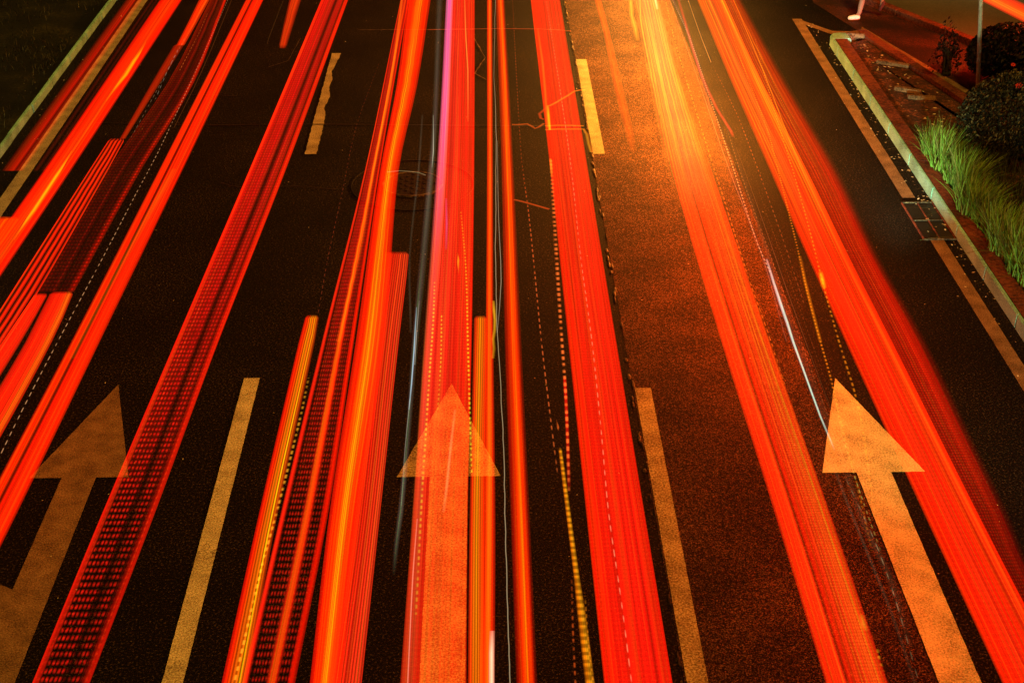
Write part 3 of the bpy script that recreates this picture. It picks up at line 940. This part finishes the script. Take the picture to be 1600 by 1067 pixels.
trail('broad netted red band crossing from top to bottom left', [(0, 502, 544, 1, .25), (267, 389, 446, 1, .45), (534, 274, 341, 1, .75), (801, 160, 242, .85, 1), (1067, 50, 140, .75, 1)],
      [(0, (230, 22, 4), 0), (.03, (255, 34, 8), .1), (.09, (255, 30, 8), .4), (.13, (235, 24, 10), 1), (.48, (225, 24, 12), 1), (.54, (60, 4, 0), 1), (.6, (110, 8, 4), 1), (.66, (225, 24, 12), 1), (.8, (210, 20, 8), 1), (.84, (70, 4, 0), .8), (.9, (255, 30, 6), .5), (.97, (255, 30, 6), .3), (1, (170, 10, 0), 0)], 'dots', 13, .072)
strand('light_trail', [(0, 443, .3), (60, 420, .4), (70, 417, .3)], 1.5, (150, 90, 40), label='hair-thin brown line left of the short orange-red trail')
# --- middle lane, left group
trail('yellow striped trail starting left of the middle group', [(492, 478, 499), (534, 467, 492), (801, 405, 434), (1067, 346, 386)],
      [(0, (150, 4, 0), 0), (.12, (255, 26, 0), 0), (.24, (255, 60, 0), .5), (.4, (255, 110, 4), .6), (.55, (255, 130, 6), .6), (.75, (255, 140, 8), .6), (.88, (200, 60, 2), .3), (1, (60, 2, 0), 0)], 'stripe', 7,
      parts=[('strand', [(590, 482, .3), (640, 472, .8), (801, 432), (880, 410), (960, 391), (1067, 366)], 6, (235, 150, 30), dict(dash=.075))])
trail('dark netted red trail of the middle group with an orange thread', [(0, 626, 639, 1, 0), (267, 570, 593, 1, .35), (534, 503, 553, 1, .8), (801, 439, 513, .9, 1), (1067, 378, 461, .85, 1)],
      [(0, (160, 10, 4), 0), (.05, (255, 38, 12), 0), (.09, (220, 24, 6), .2), (.13, (50, 2, 0), 1), (.17, (180, 14, 6), 1), (.44, (200, 18, 10), 1), (.5, (240, 50, 4), .2), (.56, (255, 92, 8), 0), (.62, (240, 40, 4), .2), (.68, (190, 16, 6), 1), (.84, (170, 12, 6), 1), (.88, (240, 20, 2), .3), (.94, (255, 26, 0), 0), (1, (120, 4, 0), 0)], 'dots', 16, .07)
trail('orange cored trail of the middle group', [(0, 637, 673), (133, 620, 652), (267, 594, 623), (534, 556, 601), (801, 515, 562), (1067, 484, 532)],
      [(0, (200, 8, 0)), (.12, (255, 26, 0)), (.3, (255, 45, 0)), (.42, (255, 110, 4)), (.52, (255, 118, 6)), (.66, (255, 70, 2)), (.82, (255, 28, 0)), (1, (150, 6, 0))],
      parts=[('strand', [(0, 628), (133, 610), (267, 583), (400, 560, .6), (534, 528, .4)], 9, (200, 85, 8), {})])
trail('block of a dozen fine red stripes with a square top', [(393, 601, 639), (534, 580, 623), (801, 549, 594), (1067, 506, 565)],
      [(0, (200, 14, 0), 0), (.2, (255, 26, 4), .3), (.5, (255, 44, 12), .55), (.85, (255, 60, 20), .7), (.96, (255, 66, 24), .7), (1, (200, 20, 4), 0)], 'stripe', 12)
strand('light_trail', [(100, 592, .3), (200, 556, .5), (300, 535, .5), (400, 513, .6), (490, 497, .5)], 2.2, (150, 60, 35), dash=.11, label='thin dotted brown line left of the middle group')
# white thin trails
trail('smoky grey-white trail left of the pink band', [(0, 681, 693, .25), (200, 674, 684, .4), (267, 668, 679, .6), (400, 655, 668, .4), (534, 643, 654, .6), (680, 633, 642, .4), (801, 621, 631, .7), (850, 615, 624, .4), (900, 611, 619, 0)],
      [(0, K0), (.3, (80, 75, 58)), (.5, (110, 105, 86)), (.8, (60, 56, 42)), (1, K0)], grain=.5,
      parts=[('strand', [(180, 677, .3), (238, 677), (262, 675, .2)], 2.6, (200, 200, 170), {}),
             ('strand', [(480, 651, .2), (510, 649, .6), (548, 647), (600, 643, .9), (640, 639, .2)], 3.2, (180, 205, 235), {}),
             ('strand', [(470, 655, .2), (534, 650, .7), (570, 648, .4)], 1.6, (220, 220, 200), {}),
             ('strand', [(620, 641), (700, 633, .6), (790, 627, .3)], 1.6, (160, 160, 140), {})])
strand('light_trail', [(180, 660, .4), (267, 654, .7), (400, 640, .3), (480, 641, .5), (520, 642, .3)], 5, (70, 64, 48), label='faint grey trail passing the manhole on its right')
# pink and wide red
trail('magenta to pink stripe on the left of the wide middle band', [(0, 697, 708, (.8, 1.1, .55)), (160, 689, 702, (.75, 1.1, .5)), (267, 682, 697, (.65, 1, .3)), (400, 672, 689, (.5, .75, .07)), (534, 662, 678, (.4, .6, .03)), (801, 644, 664, (.3, .4, .015)), (1067, 626, 650, (.2, .2, .008))],
      [(0, (150, 30, 70)), (.15, (205, 80, 160)), (.5, (180, 85, 215)), (.8, (205, 80, 170)), (1, (180, 45, 70))])
trail('wide pinkish red band down the middle lane', [(0, 700, 742), (267, 684, 741), (534, 664, 737), (801, 645, 731, (.8, .85, .4)), (1067, 625, 729, (.72, .8, .3))],
      [(0, (150, 16, 8)), (.04, (225, 36, 20)), (.2, (235, 40, 20)), (.4, (240, 44, 20)), (.6, (240, 34, 12)), (.9, (240, 38, 10)), (.97, (255, 34, 8)), (1, (150, 8, 0))], 'rows', 14, .05, .35,
      parts=[('strand', [(0, 726, .5), (60, 728), (110, 731, .9), (190, 731, .2)], 4, (150, 140, 50), {}),
             ('strand', [(440, 679, .4), (500, 677), (600, 670, .9), (700, 664, .8), (760, 660, .6), (960, 650, .3)], 5, (160, 190, 40), dict(dash=.07)),
             ('strand', [(490, 690), (560, 689, .8), (640, 684, .4)], 4, (160, 180, 40), dict(dash=.07)),
             ('strand', [(330, 720, .3), (420, 728, .5), (534, 731), (640, 734), (740, 737, .9)], 5, (170, 190, 30), dict(dash=.07)),
             ('strand', [(640, 711, .4), (700, 704), (760, 698), (800, 693, .3)], 5, (110, 120, 70), {}),
             ('strand', [(810, 652, .5), (900, 645, .9), (1067, 637, .8)], 2.4, (200, 140, 120), {}),
             ('strand', [(310, 697, .3), (350, 698), (390, 697, .2)], 5, (100, 60, 120), {}),
             ('hot_streak', [(395, 715, .3), (408, 716), (428, 717, .3)], 5, (160, 150, 20), dict(taper=True))])
trail('orange striped trail starting beside the pink band, middle lane', [(493, 741, 760), (534, 740, 760), (801, 734, 756), (1067, 731, 756)],
      [(0, (120, 4, 0), 0), (.15, (250, 60, 4), .3), (.4, (255, 120, 8), .6), (.7, (255, 110, 8), .6), (.9, (255, 70, 4), .3), (1, (200, 20, 0), 0)], 'stripe', 6)
trail('thin orange trail just right of the wide pinkish band', [(0, 761, 769), (267, 761, 770), (534, 759, 771), (801, 755, 774), (1067, 750, 773)],
      [(0, (180, 20, 0)), (.25, (255, 40, 2)), (.5, (255, 100, 8)), (.75, (240, 40, 4)), (1, (110, 6, 0))],
      parts=[('hot_streak', [(985, 769, .3), (1020, 768), (1067, 768)], 7, (255, 235, 190), {}),
             ('hot_streak', [(470, 772, .4), (485, 773), (500, 773, .8), (560, 770, .3)], 6, (235, 170, 30), dict(wiggle=1.5))])
strand('light_trail', [(0, 774, .8), (120, 772, .5), (200, 775), (267, 775), (400, 774), (520, 777), (600, 782), (700, 787), (801, 789), (950, 793), (1067, 797)], 2.0, (185, 160, 120), wiggle=.5, label='fine wavy white line between the two orange trails')
strand('light_trail', [(220, 777, .4), (340, 779, .7), (440, 783), (520, 777, .3)], 2.0, (190, 170, 140), label='second very fine white line crossing the wavy one')
trail('soft edged orange-red trail right of the wavy white line', [(0, 774, 789), (267, 783, 803), (534, 788, 815), (801, 797, 828), (1067, 806, 840)],
      [(0, K0), (.2, (170, 14, 0)), (.42, (255, 56, 0)), (.55, (255, 88, 4)), (.72, (255, 44, 0)), (.88, (120, 8, 0)), (1, K0)])
# dotted lines
strand('light_trail', [(0, 801, .2), (100, 806, .4), (250, 815, .2), (325, 825, .8), (400, 833), (534, 846), (660, 861, .9), (746, 872, .4)], 3.4, (215, 95, 40), dash=.11, label='dotted orange line through the dark gap left of the wide flat red band')
trail('dotted red line close along the left side of the wide flat red band', [(250, 858, 864, .7), (400, 866, 873, .9), (534, 875, 881), (600, 880, 886), (690, 884, 890), (770, 886, 892, .3)], [(0, K0), (.4, (250, 110, 40)), (.6, (250, 110, 40)), (1, K0)], 'dash', 1, .1,
      parts=[('strand', [(588, 882), (620, 884), (690, 887, .6), (760, 889, .2)], 6, (230, 20, 10), {}), ('hot_streak', [(248, 860, .5), (258, 861), (275, 862, .3)], 6, (230, 150, 30), {})])
strand('light_trail', [(655, 869, .2), (668, 872), (673, 873, .2)], 4, (210, 90, 30), taper=True, label='tiny red dash above the yellow beaded line')
trail('bright yellow beaded line in the dark gap', [(699, 872, 878), (801, 884, 892), (900, 896, 906), (962, 902, 916), (1067, 914, 930)], [(0, (60, 10, 0), .6), (.3, (255, 130, 8), .6), (.6, (255, 160, 20), .6), (1, (60, 8, 0), .6)], 'dash', 1, .068,
      parts=[('strand', [(900, 893, .2), (980, 895, .8), (1067, 899, .9)], 4, (190, 70, 20), dict(dash=.07)), ('strand', [(930, 914, .2), (1000, 919, .8), (1067, 927)], 4, (220, 120, 20), dict(dash=.068))])
# wide flat red
trail('wide flat red band left of the orange lit lane', [(0, 829, 875), (267, 860, 919), (534, 888, 963), (801, 916, 1007), (1067, 944, 1051)],
      [(0, (160, 8, 0)), (.03, (255, 26, 2)), (.25, (255, 26, 6)), (.5, (255, 32, 8)), (.75, (255, 26, 8)), (.97, (255, 30, 6)), (1, (170, 8, 0))], 'rows', 11, .045, .4,
      parts=[('strand', [(0, 853, .5), (140, 875), (267, 893), (400, 907, .7), (534, 925), (680, 940), (801, 951), (940, 971), (1067, 987)], 2.6, (180, 130, 90), dict(dash=.13)),
             ('strand', [(45, 840, .4), (100, 848), (200, 856, 1.0)], 8, (110, 90, 14), {}),
             ('hot_streak', [(165, 856, .3), (180, 857), (203, 859)], 7, (200, 190, 14), {}),
             ('strand', [(20, 870, .3), (200, 896, .4)], 2, (150, 70, 30), {})])
# --- right lane
trail('broad orange-red double band with a hatched right half, right lane', [(0, 1003, 1030, (.95, 2.4, 3)), (130, 1022, 1066, (1, 1.9, 2)), (267, 1050, 1112), (534, 1127, 1203), (801, 1210, 1297), (1067, 1290, 1388)],
      [(0, (90, 4, 0), 0), (.04, (250, 40, 4), 0), (.2, (255, 46, 6), 0), (.31, (255, 50, 8), 0), (.36, (120, 6, 0), 0), (.41, (230, 30, 2), .2), (.6, (255, 62, 12), .4), (.85, (255, 84, 16), .4), (.96, (230, 44, 6), .3), (1, (100, 4, 0), 0)], 'dots', 20, .03,
      parts=[('hot_streak', [(960, 1345, .4), (975, 1350), (985, 1353, .3)], 8, (120, 110, 20), dict(wiggle=1)), ('hot_streak', [(1010, 1370, .3), (1030, 1374), (1048, 1380, .3)], 6, (200, 130, 20), dict(dash=.06))])
trail('pale peach glow laid over the far end of the double band', [(0, 988, 1030, 1), (110, 1010, 1058, 1), (200, 1026, 1086, .6), (267, 1040, 1108, .28), (330, 1060, 1128, 0)],
      [(0, K0), (.3, (150, 110, 50)), (.5, (170, 118, 60)), (.8, (165, 105, 50)), (1, K0)], z=.95)
trail('soft orange streak in the middle of the orange lit lane', [(0, 928, 940, .9), (50, 942, 953), (130, 957, 972, .8), (210, 976, 992, .25), (240, 984, 996, 0)], [(0, K0), (.5, (240, 80, 8)), (1, K0)])
strand('light_trail', [(0, 985), (25, 988), (45, 993), (64, 996, .3)], 13, (225, 160, 40), wiggle=1.0, label='short yellow-white streak at the top of the orange lit lane')
strand('light_trail', [(0, 1000), (30, 1001), (60, 1006), (100, 1014, .7), (180, 1030, .3)], 5, (230, 150, 40), label='thin yellow line over the peach glow')
strand('light_trail', [(0, 1024), (15, 1027, .5)], 8, (230, 220, 150), label='tiny pale streak at the top beside the peach glow')
strand('light_trail', [(0, 1040), (60, 1053), (140, 1077), (230, 1105, .9), (320, 1134, .7), (430, 1168, .6), (520, 1200, .5), (600, 1226, .3)], 3.4, (225, 120, 30), dash=.12, label='dotted orange line just right of the double band')
strand('light_trail', [(0, 1050, .5), (60, 1078, .8), (150, 1108), (267, 1147), (380, 1183, .8), (425, 1203)], 3.6, (190, 165, 120), dash=.08, label='dotted cream line right of the dotted orange line')
trail('bright white-blue line running down to the right arrow', [(405, 1196, 1200, .3), (440, 1206, 1211, .8), (475, 1217, 1223), (534, 1237, 1242), (575, 1252, 1256), (615, 1267, 1271), (650, 1280, 1284, .8), (690, 1297, 1301, .25), (705, 1303, 1306, 0)],
      [(0, K0), (.35, (190, 215, 205)), (.65, (190, 215, 205)), (1, K0)], ripple=.5)
strand('light_trail', [(740, 1318, .3), (801, 1347, .6), (860, 1373, .7), (920, 1394, .7), (980, 1412, .4), (1067, 1436, .2)], 2.6, (150, 130, 90), dash=.15, label='broken fine grey line beside the shaft of the right arrow')
strand('light_trail', [(200, 1135, .3), (300, 1168, .6), (400, 1200, .7), (534, 1246, .6), (640, 1285, .5), (745, 1325, .5), (820, 1350, .9), (900, 1390, .7), (1010, 1422, .2)], 13, (50, 36, 22), label='wide smoky brown smear beside the white-blue line')
strand('light_trail', [(0, 1060, .6), (40, 1072), (110, 1093), (170, 1120), (205, 1142), (215, 1146, 0)], 9, (205, 50, 40), label='pinkish red line curving between the right lane bands')
strand('light_trail', [(0, 1052, .7), (50, 1074, .8), (120, 1096, .6), (200, 1118, .2)], 8, (80, 55, 60), label='mauve smear at the top right of the double band')
strand('light_trail', [(0, 1075, .7), (60, 1096, .8), (98, 1111)], 2.4, (225, 165, 90), label='short fine cream line at the top left of the wide right band')
strand('light_trail', [(110, 1117, .3), (180, 1152, .8), (267, 1185, .9), (370, 1222, .5), (480, 1258, .5)], 3.0, (160, 85, 40), dash=.11, label='fine dashed brown line left of the wide right band')
for pts_, w_, c_, dsh, lab_ in (
        ([(0, 1046, .4), (120, 1089, .5), (267, 1140, .7), (400, 1191, .6), (534, 1229, .3)], 1.8, (150, 130, 110), None, 'finest grey line hugging the left of the dotted cream line'),
        ([(150, 1122, .3), (267, 1156, .8), (400, 1204, .9), (534, 1252, .7), (640, 1290, .5), (745, 1330, .4)], 2.2, (140, 100, 60), .09, 'fine tan dashed line just right of the dotted cream line'),
        ([(230, 1150, .3), (340, 1190, .7), (460, 1232, .8), (580, 1276, .5), (700, 1322, .3)], 1.6, (110, 80, 52), None, 'finest brown line inside the smoky brown smear'),
        ([(300, 1186, .3), (420, 1228, .7), (534, 1268, .6), (640, 1306, .3)], 1.8, (120, 70, 34), .07, 'fine rusty dotted line just above the right arrow tip'),
        ([(620, 1304, .4), (700, 1322, .9), (770, 1344, .9), (860, 1376, .4)], 3, (150, 140, 60), .08, 'gold dotted line lying over the head of the right arrow'),
        ([(700, 1292, .3), (770, 1318, .8), (860, 1354, .8), (960, 1394, .5), (1067, 1430, .3)], 6, (52, 46, 32), None, 'grey smear running down along the left side of the right arrow shaft')):
    strand('light_trail', pts_, w_, c_, dash=dsh, label=lab_)
trail('wide smooth red band at the right', [(0, 1089, 1132, (1, 5, 3)), (130, 1143, 1192, (1, 4.5, 3)), (267, 1203, 1262, (1, 3, 2)), (400, 1261, 1326), (534, 1321, 1394), (801, 1443, 1528), (1067, 1566, 1666)],
      [(0, (110, 4, 0)), (.06, (250, 34, 2)), (.25, (255, 36, 4)), (.45, (255, 48, 8)), (.6, (250, 28, 4)), (.75, (255, 40, 4)), (.92, (255, 60, 8)), (.98, (240, 26, 0)), (1, (110, 4, 0))], 'rows', 9, .06, .3,
      parts=[('strand', [(0, 1126, .7), (100, 1160, .9), (212, 1202), (267, 1216), (392, 1247), (460, 1262), (534, 1282), (590, 1298, .9), (650, 1312, .5), (760, 1340, .4), (860, 1362, .2)], 5, (220, 120, 16), dict(dash=.06)),
             ('strand', [(60, 1180, .3), (160, 1206, .7), (267, 1239), (367, 1267), (440, 1285), (534, 1311), (634, 1341, .9), (734, 1357, .7), (800, 1366, .2)], 5, (215, 120, 16), dict(dash=.085)),
             ('hot_streak', [(425, 1282, .3), (438, 1285), (450, 1288, .4)], 10, (230, 190, 20), {}),
             ('hot_streak', [(400, 1250, .3), (440, 1258, .9), (534, 1282, .6)], 7, (200, 100, 10), {})])
trail('soft hatched red trail glowing at the outer right', [(0, 1124, 1160, (1, 5, 2)), (130, 1180, 1232, (1, 4, 2)), (267, 1252, 1312, (.95, 2, 1)), (400, 1318, 1374, .9), (534, 1385, 1448, .9), (680, 1458, 1518, .7), (801, 1518, 1576, .45), (900, 1566, 1618, .3), (1067, 1650, 1720, .3)],
      [(0, (200, 16, 0), .3), (.2, (240, 26, 4), .6), (.45, (255, 36, 6), .6), (.6, (250, 30, 4), .5), (.75, (190, 10, 0), .3), (.88, (80, 3, 0), 0), (1, K0, 0)], 'dots', 14, .036,
      parts=[('strand', [(0, 1146, .5), (120, 1196, .9), (230, 1238, .5), (330, 1282, .2)], 4, (230, 130, 20), {}), ('strand', [(40, 1170, .3), (160, 1222, .7), (300, 1290, .3)], 2.4, (220, 110, 20), dict(dash=.07))])
def squiggle(pts, w, col, label, z=.5):
    """light drawn by a lamp that moved across the view"""
    P = [at(x, y, z) for x, y in pts]
    k = len(P); V, UVs, Fc, mi = [], [], [], []
    for i, p in enumerate(P):
        d = (P[min(i + 1, k - 1)] - P[max(i - 1, 0)]).normalized(); nn = Vector((-d.y, d.x, 0)) * w / 2
        V += [p + nn, p - nn]; UVs += [(0, i * .1), (1, i * .1)]
    o0 = V[0].copy(); V = [v - o0 for v in V]; V += [v - Vector((0, 0, .012)) for v in V]; UVs = UVs * 2; K = 2 * k
    for i in range(k - 1):
        a_ = 2 * i
        Fc += [(a_, a_ + 1, a_ + 3, a_ + 2), (a_ + K, a_ + 2 + K, a_ + 3 + K, a_ + 1 + K), (a_, a_ + 2, a_ + 2 + K, a_ + K), (a_ + 1, a_ + 1 + K, a_ + 3 + K, a_ + 3)]
        mi += [0, 1, 1, 1]
    o = mesh_obj('light_trail', V, Fc, [trail_mat('squiggle_glow', [(0, K0), (.5, col), (1, K0)], None, grain=.3), clear]); o.location = o0
    o.data.polygons.foreach_set("material_index", mi)
    ul = o.data.uv_layers.new(name='UVMap')
    for li, l in enumerate(o.data.loops): ul.data[li].uv = UVs[l.vertex_index]
    ca = o.data.attributes.new('gain', 'FLOAT_COLOR', 'POINT')
    for c_ in ca.data: c_.color = (1, 1, 1, 1)
    tag(o, label, 'light trail', 'small stray light squiggles')


squiggle([(915, 141), (906, 141), (897, 143), (888, 149), (878, 155), (868, 161), (858, 166)], .05, (215, 110, 20), 'curved orange squiggle of light crossing the wide flat red band')
squiggle([(857, 167), (850, 172), (843, 178), (845, 185), (850, 187)], .05, (190, 50, 14), 'small hooked squiggle left of the wide flat red band')
squiggle([(800, 195), (812, 195), (824, 194), (830, 197), (836, 201), (843, 198), (850, 193)], .05, (190, 70, 20), 'wavy low squiggle just left of the wide flat red band')
squiggle([(852, 197), (870, 196), (890, 196), (912, 197)], .05, (190, 110, 14), 'upper of two level orange lines joining the far dash')
squiggle([(852, 203), (870, 202), (890, 202), (912, 202), (917, 210), (920, 225), (924, 238)], .05, (200, 120, 20), 'lower of two level orange lines, bending down beside the dash')
squiggle([(803, 312), (816, 315), (834, 320), (858, 327)], .045, (190, 70, 20), 'short slanting orange dash of light left of the wide flat red band')
squiggle([(668, 47), (720, 46), (780, 45), (840, 46), (892, 49)], .04, (150, 40, 16), 'thin level orange line across the top of the middle lane')
squiggle([(605, 269), (625, 267), (640, 268), (655, 270), (665, 274)], .025, (130, 120, 80), 'thin pale glowing arc added along the rim of the manhole cover')  # pale outline of the cover drawn as a glowing strip

# far carriageway trail at the top right corner
pa, pb2 = at(1537, 4, .8), at(1600, 36, .8)
dt = (pb2 - pa).normalized(); dn = Vector((-dt.y, dt.x, 0))
if dn.y < 0: dn = -dn
mt_ = trail_mat('trail_glow', [(0, (90, 4, 0)), (.12, (255, 40, 14)), (.35, (255, 120, 20)), (.55, (255, 60, 4)), (.8, (255, 26, 0)), (1, (120, 4, 0))])
V, UVs = [], []
for t in (-.15, 0, 1.5, 4, 14):
    a_ = pa + dt * t
    V += [a_, a_ + dn * .52]; UVs += [(0, t), (1, t)]
k = len(V); o0 = V[0].copy(); V = [v - o0 for v in V]; V += [v - Vector((0, 0, .04)) for v in V]; UVs *= 2
Fc, mi = [], []
for i in range(4):
    a_ = 2 * i
    Fc.append((a_, a_ + 1, a_ + 3, a_ + 2)); mi.append(0)
    Fc.append((a_ + k, a_ + 2 + k, a_ + 3 + k, a_ + 1 + k)); mi.append(1)
    Fc.append((a_, a_ + 2, a_ + 2 + k, a_ + k)); mi.append(1); Fc.append((a_ + 1, a_ + 1 + k, a_ + 3 + k, a_ + 3)); mi.append(1)
o = mesh_obj('light_trail', V, Fc, [mt_, clear]); o.location = o0
o.data.polygons.foreach_set("material_index", mi)
ul = o.data.uv_layers.new(name='UVMap')
for li, l in enumerate(o.data.loops): ul.data[li].uv = UVs[l.vertex_index]
ca = o.data.attributes.new('gain', 'FLOAT_COLOR', 'POINT')
for c_ in ca.data: c_.color = (1, 1, 1, 1)
tag(o, 'short slanting red-orange trail in the upper right corner', 'light trail', GT)

# ------------------------------------------------------------------ pedestrian crossing the slip road (only the lower leg reaches the frame)
skin = noisy('skin', [(.4, (.3, .15, .1)), (.6, (.36, .19, .13))], 10, 3, .6)
cloth = noisy('shirt_cloth', [(.4, (.09, .02, .02)), (.6, (.12, .03, .03))], 60, 3, .9)
shoe_w = noisy('white_shoe', [(.4, (.7, .68, .62)), (.6, (.85, .83, .78))], 30, 4, .5)
hairm = noisy('hair', [(.4, (.008, .006, .005)), (.6, (.02, .015, .01))], 80, 5, .5)


def skinned(name, pts, edges, rad, mat, parent=None, sub=2):
    me = bpy.data.meshes.new(name)
    me.from_pydata(pts, edges, [])
    o = bpy.data.objects.new(name, me); C.objects.link(o)
    sk = o.modifiers.new('skin', 'SKIN'); sk.use_smooth_shade = True
    for v, r_ in zip(me.skin_vertices[0].data, rad):
        v.radius = r_ if isinstance(r_, tuple) else (r_, r_)
    me.skin_vertices[0].data[0].use_root = True
    ss = o.modifiers.new('sub', 'SUBSURF'); ss.levels = sub; ss.render_levels = sub
    me.materials.append(mat)
    if parent: o.parent = parent
    return o


foot = at(1338, 27, .04)
per = empty('person', (foot.x, foot.y, .006))
tag(per, 'person in dark clothes walking over the slip road, one white shoe showing', 'person')
# facing -x (walking left): standing foot at origin, other leg trailing behind and lifted
bp = [(.10, .03, .93), (.10, .03, 1.10), (.08, .03, 1.30), (.09, .03, 1.44), (.08, .03, 1.52), (.06, .03, 1.60), (.05, .03, 1.68),
      (.10, -.07, .88), (.06, -.07, .50), (.02, -.06, .09), (-.09, -.06, .035),
      (.10, .13, .88), (.16, .14, .52), (.42, .14, .26), (.40, .14, .15),
      (.09, -.16, 1.40), (.13, -.22, 1.13), (.02, -.22, .92), (-.02, -.22, .86), (.09, .22, 1.40), (.04, .27, 1.13), (.08, .27, .90), (.09, .27, .83)]
be = [(0, 1), (1, 2), (2, 3), (3, 4), (4, 5), (5, 6), (0, 7), (7, 8), (8, 9), (9, 10), (0, 11), (11, 12), (12, 13), (13, 14), (3, 15), (15, 16), (16, 17), (17, 18), (3, 19), (19, 20), (20, 21), (21, 22)]
br = [(.13, .11), (.12, .10), (.14, .11), .07, .05, (.08, .07), (.085, .075), .085, .06, .034, (.02, .015), .085, .06, .034, .02, .055, .042, .03, (.035, .02), .055, .042, .03, (.035, .02)]
body = skinned('body', bp, be, br, skin, per)
# trousers to mid calf, shirt, shoes, hair
skinned('trousers', [(.10, .03, .98), (.10, .03, .9), (.10, -.07, .84), (.06, -.07, .48), (.04, -.065, .34), (.10, .13, .84), (.16, .14, .50), (.28, .14, .38)],
        [(0, 1), (1, 2), (2, 3), (3, 4), (1, 5), (5, 6), (6, 7)], [(.15, .125), (.14, .12), .105, .082, .07, .105, .082, .07], noisy('trouser_cloth', [(.4, (.012, .012, .016)), (.6, (.02, .02, .026))], 60, 3), per)
skinned('shirt', [(.10, .03, .92), (.09, .03, 1.15), (.08, .03, 1.34), (.09, .03, 1.44), (.09, -.16, 1.40), (.12, -.20, 1.22), (.09, .22, 1.40), (.06, .26, 1.22)],
        [(0, 1), (1, 2), (2, 3), (3, 4), (4, 5), (3, 6), (6, 7)], [(.16, .135), (.145, .12), (.16, .13), .085, .07, .062, .07, .062], cloth, per)
for (hx, hy, hz, sgn) in ((-.02, -.22, .86, -1), (.09, .27, .83, 1)):
    for fi in range(4):
        skinned('finger', [(hx - .02 + fi * .016, hy, hz - .02), (hx - .022 + fi * .016, hy, hz - .055), (hx - .03 + fi * .016, hy, hz - .085 - .005 * (fi in (1, 2)))], [(0, 1), (1, 2)], [.009, .008, .006], skin, body, 1)
    skinned('finger', [(hx - .03, hy, hz + .02), (hx - .052, hy, hz - .01), (hx - .06, hy, hz - .035)], [(0, 1), (1, 2)], [.011, .009, .007], skin, body, 1)


def ell(name, c, s, mat, parent, sub=3):
    bm = bmesh.new()
    bmesh.ops.create_icosphere(bm, subdivisions=sub, radius=1, matrix=Matrix.Translation(c) @ Matrix.Diagonal((*s, 1)))
    return bm_obj(name, bm, [mat], parent, True)


ell('hair', (.075, .03, 1.70), (.10, .085, .085), hairm, per)
skinned('nose', [(-.02, .03, 1.655), (-.045, .03, 1.63)], [(0, 1)], [.010, .014], skin, body, 1)
for s in (-1, 1):
    ell('eye', (-.025, .03 + s * .03, 1.668), (.01, .013, .009), noisy('eye', [(.4, (.1, .1, .1)), (.6, (.5, .5, .5))], 60, 3, .2), body, 2)
    ell('ear', (.055, .03 + s * .083, 1.645), (.018, .009, .03), skin, body, 2)
ell('mouth', (-.024, .03, 1.60), (.01, .024, .007), noisy('lips', [(.4, (.25, .07, .06)), (.6, (.3, .09, .08))], 30, 3), body, 2)
skinned('shoe', [(.05, -.06, .05), (-.02, -.06, .045), (-.11, -.06, .035), (-.15, -.06, .032)], [(0, 1), (1, 2), (2, 3)], [(.055, .052), (.055, .05), (.052, .042), (.038, .03)], shoe_w, per)
skinned('shoe', [(.44, .14, .26), (.43, .14, .20), (.40, .14, .12), (.385, .14, .08)], [(0, 1), (1, 2), (2, 3)], [(.045, .04), (.045, .038), (.04, .03), (.028, .022)], cloth, per)
